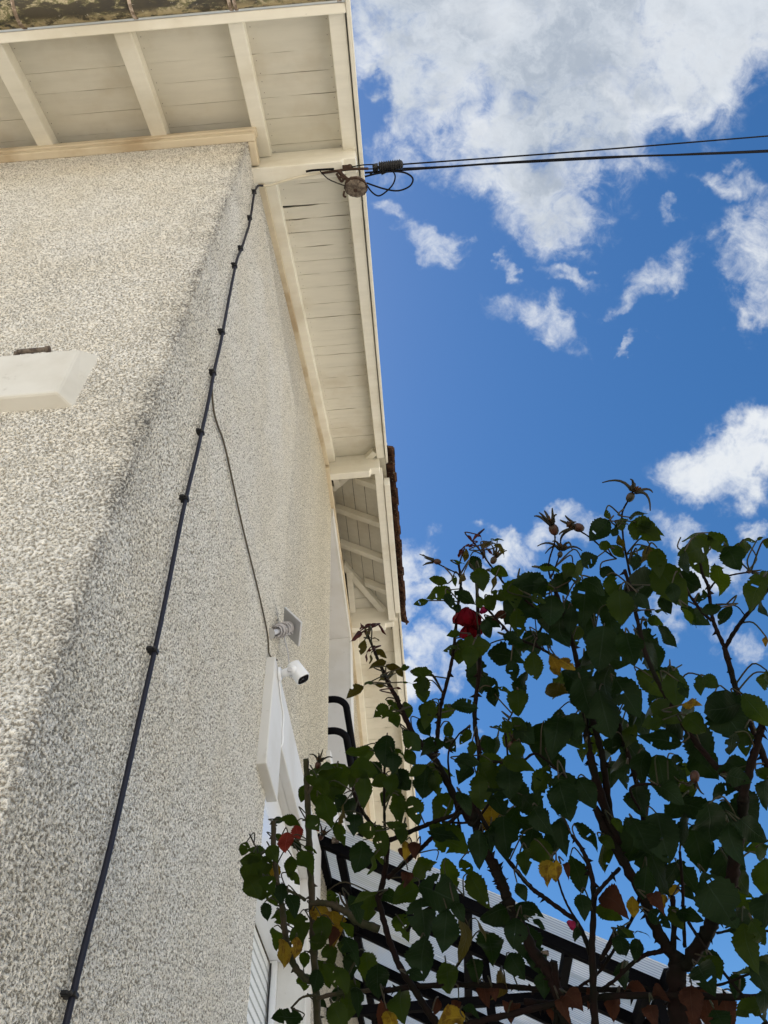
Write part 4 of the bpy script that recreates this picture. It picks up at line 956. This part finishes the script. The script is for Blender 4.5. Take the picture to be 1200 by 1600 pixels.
bloom(756, 952, 1.19, .008, 60, 'pinkpetal', 'wilted magenta petals', 9, 2); bloom(894, 1444, 1.0, .0075, 150, 'pinkpetal', 'small magenta bud', 9, 3)

# ---- foliage
LV = Z(640, 820, 4.286, [(195, 370, 140, 200), (302, 375, 85, 80, 'g', .5), (350, 345, 120, 115, 'o'), (440, 265, 140, 60), (475, 370, 170, 85, 'g'), (75, 520, 105, 165), (190, 460, 190, 165), (270, 515, 120, 60), (375, 485, 170, 25),
 (570, 395, 110, 100, 'o'), (600, 318, 130, 10), (342, 188, 72, 110, 'm'), (376, 205, 90, 95, 'o'), (438, 75, 60, 140, 'm'), (470, 76, 54, 30, 'm'), (402, 85, 45, 230, 'm'), (505, 133, 85, 160, 'o'), (540, 175, 72, 40, 'm'), (612, 163, 112, 45, 'o'),
 (590, 100, 80, -12, 'g', .4), (566, 98, 50, 200, 'g', .4), (495, 193, 80, 90, 'm'), (385, 138, 50, 170, 'm'), (410, 145, 50, 10, 'm'), (335, 250, 80, 20, 'g', .45), (535, 520, 120, 70), (600, 470, 130, 200), (700, 450, 220, 100), (710, 560, 260, 120, 'd'), (715, 660, 200, 95),
 (800, 385, 240, -5, 'g', .6), (292, 730, 95, 170), (335, 850, 180, 95), (440, 810, 230, -8), (410, 885, 160, 100), (460, 1010, 250, 85, 'd'), (545, 1080, 160, 50), (640, 870, 270, 10), (690, 980, 150, 80), (745, 1070, 210, 110), (735, 1180, 170, 95), (650, 1120, 130, 30, 'g', .5),
 (835, 945, 190, 85), (90, 1090, 160, 88), (80, 985, 160, 5, 'g', .5), (270, 822, 110, 160, 'g', .45), (560, 650, 130, 30, 'd'), (600, 610, 120, 150, 'b'), (940, 600, 270, 95, 'd'), (825, 592, 160, 195), (975, 930, 150, 60, 'y'), (1055, 930, 130, 30, 'y'), (960, 1100, 210, 195, 'o'),
 (1010, 720, 220, 80, 'd'), (900, 765, 130, 40), (940, 290, 140, 8, 'g', .5), (990, 385, 220, 165), (880, 430, 150, 60), (430, 660, 130, 180, 'd'), (520, 700, 140, 70, 'd'), (470, 520, 90, 80), (860, 500, 110, 30), (320, 560, 70, 60, 'd'), (690, 760, 150, 20, 'd')])
LV += Z(820, 780, 4.615, [(606, 118, 95, 60), (535, 225, 200, 130), (690, 185, 130, 145), (645, 240, 90, 120), (890, 200, 230, 20, 'g', .5), (850, 225, 260, 22), (820, 115, 150, -12, 'g', .3), (570, 335, 120, 190), (665, 375, 140, 40), (705, 315, 130, 60, 'o'),
 (795, 450, 130, 95), (850, 355, 90, 160, 'g', .4), (950, 440, 230, 60), (820, 600, 350, 185, 'd'), (1050, 620, 390, 55), (600, 530, 140, 20, 'd'), (640, 640, 220, 60), (380, 530, 210, 110), (460, 440, 160, 160), (430, 740, 340, 90, 'd'), (560, 760, 280, 60, 'd'), (440, 900, 260, 100, 'd'),
 (190, 810, 240, 95, 'd'), (60, 800, 150, 170), (140, 1010, 150, 50), (370, 1000, 180, 100), (250, 950, 200, 60, 'd'), (760, 760, 230, 120, 'd'), (690, 780, 260, 90), (620, 880, 260, 80, 'd'), (550, 1080, 340, 100, 'd'), (890, 818, 80, 90), (980, 797, 95, 0, 'g', .4), (940, 880, 120, 15),
 (870, 905, 60, 90), (1015, 1000, 200, 60), (880, 1000, 200, 40, 'd'), (900, 1130, 280, 50, 'd'), (1180, 830, 150, 50, 'g', .45), (175, 503, 180, 8, 'g', .4), (60, 620, 220, 175, 'd'), (150, 630, 160, 20), (270, 620, 180, 60, 'd'), (310, 520, 150, 120), (500, 620, 200, 30, 'd'),
 (670, 1000, 220, 30, 'd'), (760, 1080, 260, 70, 'd'), (480, 1150, 240, 150, 'd'), (640, 1150, 240, 20, 'd'), (880, 400, 160, 110, 'o'), (740, 690, 200, 150, 'd'), (330, 870, 200, 100, 'd')])
LV += Z(980, 800, 5.455, [(600, 195, 320, -8, 'g', .4), (570, 330, 320, 165), (620, 440, 280, 60), (790, 270, 280, 45), (900, 380, 260, 55), (980, 315, 190, 175), (1050, 242, 120, 10, 'g', .4), (1130, 226, 70, -25, 'g', .5), (1192, 268, 90, 95), (480, 430, 200, 95, 'd'),
 (790, 560, 290, 62, 'g', .45), (500, 590, 320, 25), (260, 420, 260, 80), (710, 825, 180, 170), (830, 880, 190, 120), (1090, 700, 330, 110), (1150, 560, 230, 175), (1150, 820, 180, 70), (600, 745, 120, 110, 'g', .5), (655, 715, 120, 100, 'd', .4), (1182, 1105, 90, 90, 'y'), (1180, 1400, 110, 100),
 (540, 880, 220, 55, 'g', .45), (330, 790, 200, 60, 'd'), (70, 430, 150, 110), (130, 760, 180, 60, 'd'), (400, 700, 200, 80)])
LV += Z(860, 1040, 3.529, [(30, 20, 90, 60, 'y'), (70, 130, 140, 170, 'o'), (820, 110, 120, 95), (775, 212, 120, 0, 'y'), (880, 90, 110, 30), (735, 130, 100, 60), (1130, 240, 230, 50), (990, 290, 330, 62), (960, 230, 250, 170), (1070, 420, 160, 85), (1000, 430, 140, 95), (1180, 90, 110, 110),
 (1160, 380, 110, 90), (130, 340, 160, 95), (30, 380, 260, 95, 'd'), (80, 355, 130, 70), (180, 470, 120, 100), (245, 420, 130, 80), (300, 270, 260, 80), (345, 430, 140, 90), (440, 390, 140, 110), (510, 330, 170, 80, 'd'), (560, 315, 120, 160), (600, 410, 220, 185, 'd'), (500, 560, 210, 100),
 (620, 620, 240, 80, 'd'), (480, 720, 220, 80, 'd'), (380, 540, 180, 165, 'd'), (410, 610, 140, 100, 'd'), (830, 430, 280, 70, 'd'), (850, 540, 230, 50), (800, 320, 170, 40), (700, 580, 190, 80), (1010, 560, 180, 160), (950, 690, 170, 170), (820, 790, 290, 20), (700, 780, 200, 120),
 (880, 870, 260, 80, 'd'), (1000, 850, 240, 60), (960, 920, 200, 20), (1180, 700, 180, 100), (1090, 800, 240, 70, 'd'), (70, 730, 250, 75, 'd'), (200, 700, 180, 60), (200, 935, 200, 45, 'g', .5), (60, 930, 210, 85, 'd'), (370, 880, 90, 60), (465, 870, 120, 0, 'g', .4),
 (500, 940, 260, 60, 'd'), (620, 950, 260, 80, 'd'), (310, 970, 110, 30), (700, 340, 180, 60, 'd'), (640, 260, 190, 30), (560, 220, 200, 160, 'd'), (420, 170, 260, 60, 'd'), (300, 120, 260, 100, 'd'), (200, 180, 240, 70, 'd'), (560, 100, 220, 40), (690, 130, 200, 90), (340, 330, 160, 60),
 (1180, 600, 130, 30), (1040, 620, 160, 20, 'd'), (160, 90, 230, 30, 'd'), (660, 700, 180, 30, 'd'), (1120, 910, 220, 40, 'd'), (760, 690, 150, 60), (740, 900, 200, 100, 'd'), (460, 480, 180, 60, 'd'), (470, 250, 180, 100, 'd')])
LV += Z(600, 1080, 4.286, [(262, 10, 140, 85), (290, 150, 210, 110), (400, 140, 200, 172), (540, 100, 190, 2), (270, 245, 150, 60), (190, 335, 180, 45), (320, 375, 200, 160), (445, 360, 120, 50), (430, 265, 120, 95), (540, 305, 130, 120), (588, 385, 110, 95), (55, 620, 160, 100), (125, 600, 170, 60),
 (225, 530, 150, 150), (270, 610, 240, 95), (345, 620, 180, 75), (380, 530, 200, 10), (560, 460, 190, 0, 'g', .55), (735, 505, 220, 35), (690, 575, 250, 62), (640, 670, 240, 88), (540, 545, 160, 120), (690, 370, 140, 90), (725, 30, 140, 80), (900, 80, 190, 88), (850, 340, 170, 85), (890, 400, 130, 90),
 (815, 245, 120, 170), (765, 242, 90, 5, 'g', .35), (900, 490, 230, 15, 'g', .5), (840, 600, 250, 90, 'd'), (935, 280, 190, 40), (1080, 340, 330, 82, 'd'), (1060, 590, 200, 120), (1030, 670, 180, 90), (1150, 700, 260, 100, 'd'), (1050, 860, 250, 60), (380, 790, 240, 125), (540, 740, 190, 60, 'd'),
 (510, 750, 120, 90, 'b'), (720, 820, 190, 95, 'y'), (690, 910, 100, 70, 'y'), (700, 980, 180, 100, 'd'), (810, 980, 290, 85, 'd'), (760, 740, 260, 60, 'd'), (830, 880, 260, 120, 'd'), (100, 780, 180, 90), (205, 800, 190, 72), (170, 440, 120, 60), (60, 470, 160, 90), (900, 700, 220, 80, 'd'),
 (990, 770, 220, 50), (70, 900, 120, 20, 'g', .5), (125, 940, 130, 100), (210, 1050, 130, 100, 'b'), (150, 1060, 130, 90, 'y'), (430, 1000, 300, 30), (400, 960, 220, 10), (980, 1010, 200, 100), (1150, 1010, 220, 100, 'd'), (640, 1060, 240, 90, 'd'), (900, 220, 140, 40), (1150, 470, 180, 60, 'd'), (1180, 200, 160, 90)])
LV += Z(620, 1320, 4.615, [(190, 170, 240, 150), (380, 230, 270, 75), (500, 170, 180, 60), (310, 350, 310, 15), (190, 540, 340, 85), (590, 330, 270, 60), (720, 480, 340, 170, 'd'), (940, 455, 270, 18), (60, 350, 230, 160), (180, 800, 340, 100, 'd'), (350, 610, 350, 95, 'd'), (495, 690, 300, 88, 'o'),
 (680, 750, 320, 80, 'd'), (755, 1000, 250, 92, 'o'), (40, 590, 210, 60), (370, 960, 310, 82), (430, 1160, 120, 110, 'b'), (390, 1250, 220, 170, 'y'), (635, 1060, 190, 85, 'b'), (700, 1060, 120, 70, 'b'), (830, 1190, 200, 90, 'b'), (950, 700, 320, 80, 'd'), (610, 610, 180, 60, 'o'),
 (30, 1150, 260, 90), (290, 1160, 140, 100, 'b'), (860, 870, 240, 60, 'd'), (50, 50, 130, 90, 'b'), (1090, 185, 200, 95, 'y'), (930, 120, 200, 95), (1050, 60, 240, 60), (560, 900, 260, 80, 'd'), (850, 640, 240, 100, 'd'), (450, 480, 200, 60, 'd'), (1030, 560, 140, 30, 'd'), (900, 330, 140, 60, 'd'), (70, 230, 130, 100, 'b'),
 (1010, 830, 260, 70, 'd'), (1060, 1010, 200, 90, 'd'), (540, 1190, 180, 20, 'd'), (130, 930, 200, 30, 'd'), (1130, 1200, 180, 60, 'b')])
LV += Z(860, 1300, 3.529, [(150, 225, 200, 70), (290, 130, 200, 90), (30, 215, 130, 90, 'y'), (90, 190, 100, 60, 'b'), (340, 370, 210, 20, 'b'), (180, 410, 170, 80), (320, 450, 200, 20), (135, 560, 110, 100), (570, 150, 350, 80, 'd'), (460, 60, 220, 110), (750, 240, 200, 60, 'd'), (820, 100, 260, 80),
 (920, 370, 310, 60), (455, 415, 110, 90, 'y'), (580, 370, 150, 30, 'b'), (675, 335, 100, 120, 'y'), (620, 380, 90, 100, 'y'), (760, 450, 160, 20), (600, 475, 160, 40), (1060, 280, 160, 60), (1080, 400, 220, 80), (1085, 620, 260, 80), (1150, 560, 180, 60), (1160, 110, 130, 150), (1185, 250, 220, 90),
 (1185, 430, 240, 100, 'd'), (475, 660, 160, 95), (395, 630, 200, 70), (400, 555, 120, 10), (400, 780, 180, 100), (505, 550, 120, 5, 'g', .4), (470, 870, 170, 10, 'b'), (350, 960, 170, 100, 'b'), (560, 1000, 140, 80, 'b'), (775, 930, 230, 90, 'b'), (860, 960, 260, 85, 'b'), (965, 970, 200, 90, 'b'),
 (850, 800, 220, 60, 'd'), (1030, 850, 160, 95), (1065, 775, 90, 10), (1160, 800, 170, 80), (1150, 730, 180, 120), (120, 920, 170, 40, 'b'), (230, 900, 130, 80, 'b'), (900, 740, 160, 60), (690, 470, 140, 60), (760, 340, 90, 40), (1100, 980, 180, 160), (60, 950, 160, 70, 'b'), (600, 900, 130, 20, 'b'), (1040, 500, 200, 70, 'd'),
 (980, 180, 260, 60), (1110, 60, 180, 40), (880, 700, 180, 20, 'd'), (940, 1040, 170, 60), (800, 1030, 160, 90, 'b'), (1180, 950, 180, 100), (650, 250, 220, 120, 'd'), (1000, 60, 240, 80, 'd'), (520, 280, 180, 100, 'd'), (430, 560, 90, 30)])
# foliage that belongs to the main bush and reaches over the lean-to
LV += Z(360, 1160, 4.286, [(870, 760, 210, 100), (735, 610, 180, 70, 'g', .6), (830, 545, 150, 90), (900, 590, 150, 175), (1010, 660, 200, 75), (955, 820, 140, 100, 'g', .35), (890, 1040, 200, 160), (930, 1110, 210, 100), (1080, 1030, 210, 5), (910, 80, 130, 95), (850, 60, 170, 170),
 (890, 180, 200, 10), (970, 200, 160, 60), (900, 320, 230, 92), (1000, 260, 130, 150), (1150, 250, 170, 50), (1040, 345, 160, 115), (1120, 430, 190, 95), (1100, 310, 160, 70), (1040, 60, 220, 95), (1090, 130, 150, 85), (830, 240, 130, 130), (690, 1050, 150, 60), (1120, 560, 130, 10, 'g', .5), (1150, 620, 120, 100), (1000, 760, 110, 60)])
# red and olive shoot in front of the eaves
LV += Z(500, 860, 7.5, [(420, 1020, 190, 140, 'm'), (735, 930, 170, 60, 'm'), (500, 1140, 190, 105, 'o'), (540, 950, 150, 60, 'o', .4), (640, 1035, 120, 10, 'o', .4), (500, 900, 110, 250, 'm', .4), (560, 880, 90, -30, 'm'), (630, 880, 90, 0, 'm', .5), (480, 910, 80, 160, 'm', .4), (545, 1250, 120, 95, 'm'), (600, 1260, 140, 92, 'o'), (720, 1210, 170, 40, 'o', .5),
 (660, 1335, 240, 165, 'o'), (575, 1175, 60, 160, 'm'), (860, 1370, 190, 10, 'o'), (1000, 1370, 110, -10), (930, 1420, 150, 60, 'o'), (580, 960, 90, 100, 'o', .4)])
LV += Z(500, 1040, 5.93, [(330, 230, 200, 145, 'o'), (450, 160, 90, 190, 'g', .4), (555, 180, 100, 10, 'o'), (590, 120, 110, 160, 'o'), (640, 100, 130, 130, 'o'), (730, 210, 60, 0, 'm', .5), (810, 160, 110, 5, 'g', .4), (950, 60, 200, 5), (940, 190, 210, 85), (1000, 430, 230, 110),
 (570, 420, 180, 140), (660, 350, 130, 30), (700, 420, 150, 90), (630, 450, 130, 160), (800, 420, 170, 80), (690, 500, 150, 60), (850, 680, 230, 40), (980, 740, 190, 160), (740, 790, 120, 30, 'g', .5), (840, 850, 160, 60)])
fol = MB()
for (x, y, L_, an_, ty, wr_) in LV: put_leaf(fol, x, y, L_, an_, ty, wr_)
rn = random.Random(21)
for k in range(85):                       # inner, shaded leaves behind
    x = rn.gauss(930, 120); y = rn.gauss(1150, 190)
    if not (690 < x < 1190 and 900 < y < 1590): continue
    if x < 800 and y < 1150: continue
    if 1110 < x and y < 1300: continue
    if 800 < x < 1010 and 1350 < y < 1520: continue
    if y > 1330 and x < 1040: continue
    if 800 < x < 880 and 1100 < y < 1240: continue
    if rn.random() < (.25 if y < 1250 else .55): continue
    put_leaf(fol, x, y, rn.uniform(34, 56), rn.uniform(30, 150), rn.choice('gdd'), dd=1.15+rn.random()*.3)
foliage = fol.build('foliage', LM, bush)

# ---- cut-back rose beside the wall
b2 = thing('rose_bush', (-.1, 1.1, -1.6), 'cut back rose with a thorny bare cane standing beside the side wall', 'rose bush')
st = MB()
cn([(499, 1700), (496, 1600), (491, 1500), (488, 1420), (484, 1340), (481, 1260), (478, 1186)], 7.5, 5, 1.22, 1.3, thorns=1.0)
rp = P(499, 1700, 1.22); st.tube(smooth([rp+Vector((0, 0, .01)), rp+Vector((.03, -.02, -.4)), Vector((rp.x+.02, rp.y-.02, -1.62))]), .0085, 8)
cn([(492, 1535), (475, 1527), (459, 1507), (448, 1470), (443, 1440), (441, 1412)], 6.5, 5.5, 1.24, 1.28, thorns=1.2)
cn([(440, 1415), (432, 1370), (428, 1324), (427, 1283)], 4.5, 4.6, 1.28, 1.32, thorns=1.0)
cn([(403, 1350), (411, 1362), (441, 1385), (460, 1396), (477, 1406)], 1.6, 3.2, 1.32, 1.24, thorns=.2)
cn([(487, 1412), (505, 1411), (522, 1415), (540, 1424), (560, 1440), (592, 1452)], 5, 7.5, 1.24, 1.2, thorns=.3)
cn([(455, 1575), (470, 1560), (482, 1556), (495, 1555)], 1.8, 2.4, 1.24, 1.22, thorns=0)
cn([(482, 1240), (492, 1222), (508, 1208), (535, 1200)], 2.2, 1.6, 1.28, 1.3, thorns=.2)
cn([(495, 1560), (530, 1552), (570, 1548), (610, 1545)], 4, 3.6, 1.22, 1.18, thorns=.5)
cn([(390, 1303), (397, 1318), (408, 1336), (420, 1352)], 1.3, 1.5, 1.33, 1.3, thorns=0)
cn([(530, 1395), (536, 1410), (545, 1420)], 1.6, 2.6, 1.22, 1.22, thorns=0)
cn([(515, 1600), (528, 1560), (545, 1520), (560, 1495)], 2.6, 1.8, 1.2, 1.22, thorns=.2)
st.build('canes', 'greenstem', b2)
bush_, bush = bush, b2
spent(498, 1192, -70, 1.3, .9, 5, 1.0, 1.3, 12); spent(503, 1306, -60, 1.3, .8, 5, .8, 1.1, 13)
LV2 = Z(360, 1160, 4.286, [(630, 162, 130, 175, 'g', .4), (565, 190, 130, 178, 'g', .45), (490, 345, 120, 105), (590, 335, 200, 95), (660, 235, 210, 150), (720, 245, 240, 92), (650, 450, 240, 68), (690, 385, 210, 60), (750, 480, 160, 100, 'o'), (552, 540, 130, 50), (580, 580, 50, 40, 'r'),
 (400, 520, 160, 10), (310, 516, 110, 178, 'g', .45), (375, 665, 150, 100, 'r'), (446, 600, 120, 80, 'r'), (440, 685, 130, 60), (300, 860, 140, 85, 'y'), (400, 820, 160, 100), (510, 800, 180, 50), (430, 912, 110, 40, 'g', .6), (325, 640, 90, 30), (92, 712, 90, 110), (140, 820, 190, 100),
 (195, 900, 220, 82), (150, 960, 190, 60), (210, 985, 170, 92), (240, 1130, 140, 82, 'd'), (180, 725, 130, 185, 'g', .45), (290, 745, 130, 60), (285, 1040, 120, 60), (340, 1010, 130, 95), (420, 1090, 160, 60), (110, 870, 160, 90), (230, 830, 180, 110), (260, 950, 150, 60), (160, 770, 120, 140), (540, 710, 100, 20, 'g', .5),
 (600, 1115, 150, 20, 'y'), (800, 430, 150, 95), (740, 400, 130, 110, 'g'), (560, 250, 130, 30), (620, 300, 160, 60), (690, 300, 150, 110)])
LV2 += Z(370, 1380, 6.316, [(395, 520, 240, 80), (460, 690, 270, 80, 'y'), (585, 640, 200, 95, 'y'), (665, 750, 180, 92), (640, 430, 260, 80), (540, 330, 180, 60), (830, 440, 220, 70), (800, 590, 230, 110), (950, 430, 340, 88, 'y'), (950, 500, 240, 95, 'b'), (815, 285, 230, 10, 'y'), (870, 860, 300, 60), (500, 1320, 330, 172),
 (660, 980, 190, 90), (1100, 1220, 300, 100), (940, 880, 250, 40), (1050, 620, 180, 90), (780, 960, 240, 100), (1040, 950, 260, 60), (430, 330, 200, 70), (600, 540, 200, 60), (920, 700, 220, 70), (1130, 780, 260, 90), (1090, 460, 220, 60), (820, 1180, 180, 40), (1000, 1100, 220, 80, 'd'), (1140, 1050, 240, 70)])
LV2 += [(600, 1590, 60, 90, 'b', None), (612, 1600, 50, 70, 'y', None), (560, 1560, 50, 80, 'd', None), (575, 1510, 54, 80, 'g', None), (548, 1480, 50, 60, 'g', None), (590, 1530, 60, 90, 'g', None), (530, 1590, 46, 60, 'g', None), (556, 1420, 44, 60, 'g', None), (505, 1450, 40, 80, 'g', None)]
fol = MB()
for (x, y, L_, an_, ty, wr_) in LV2: put_leaf(fol, x, y, L_, an_, ty, wr_)
fol.build('foliage', LM, b2)
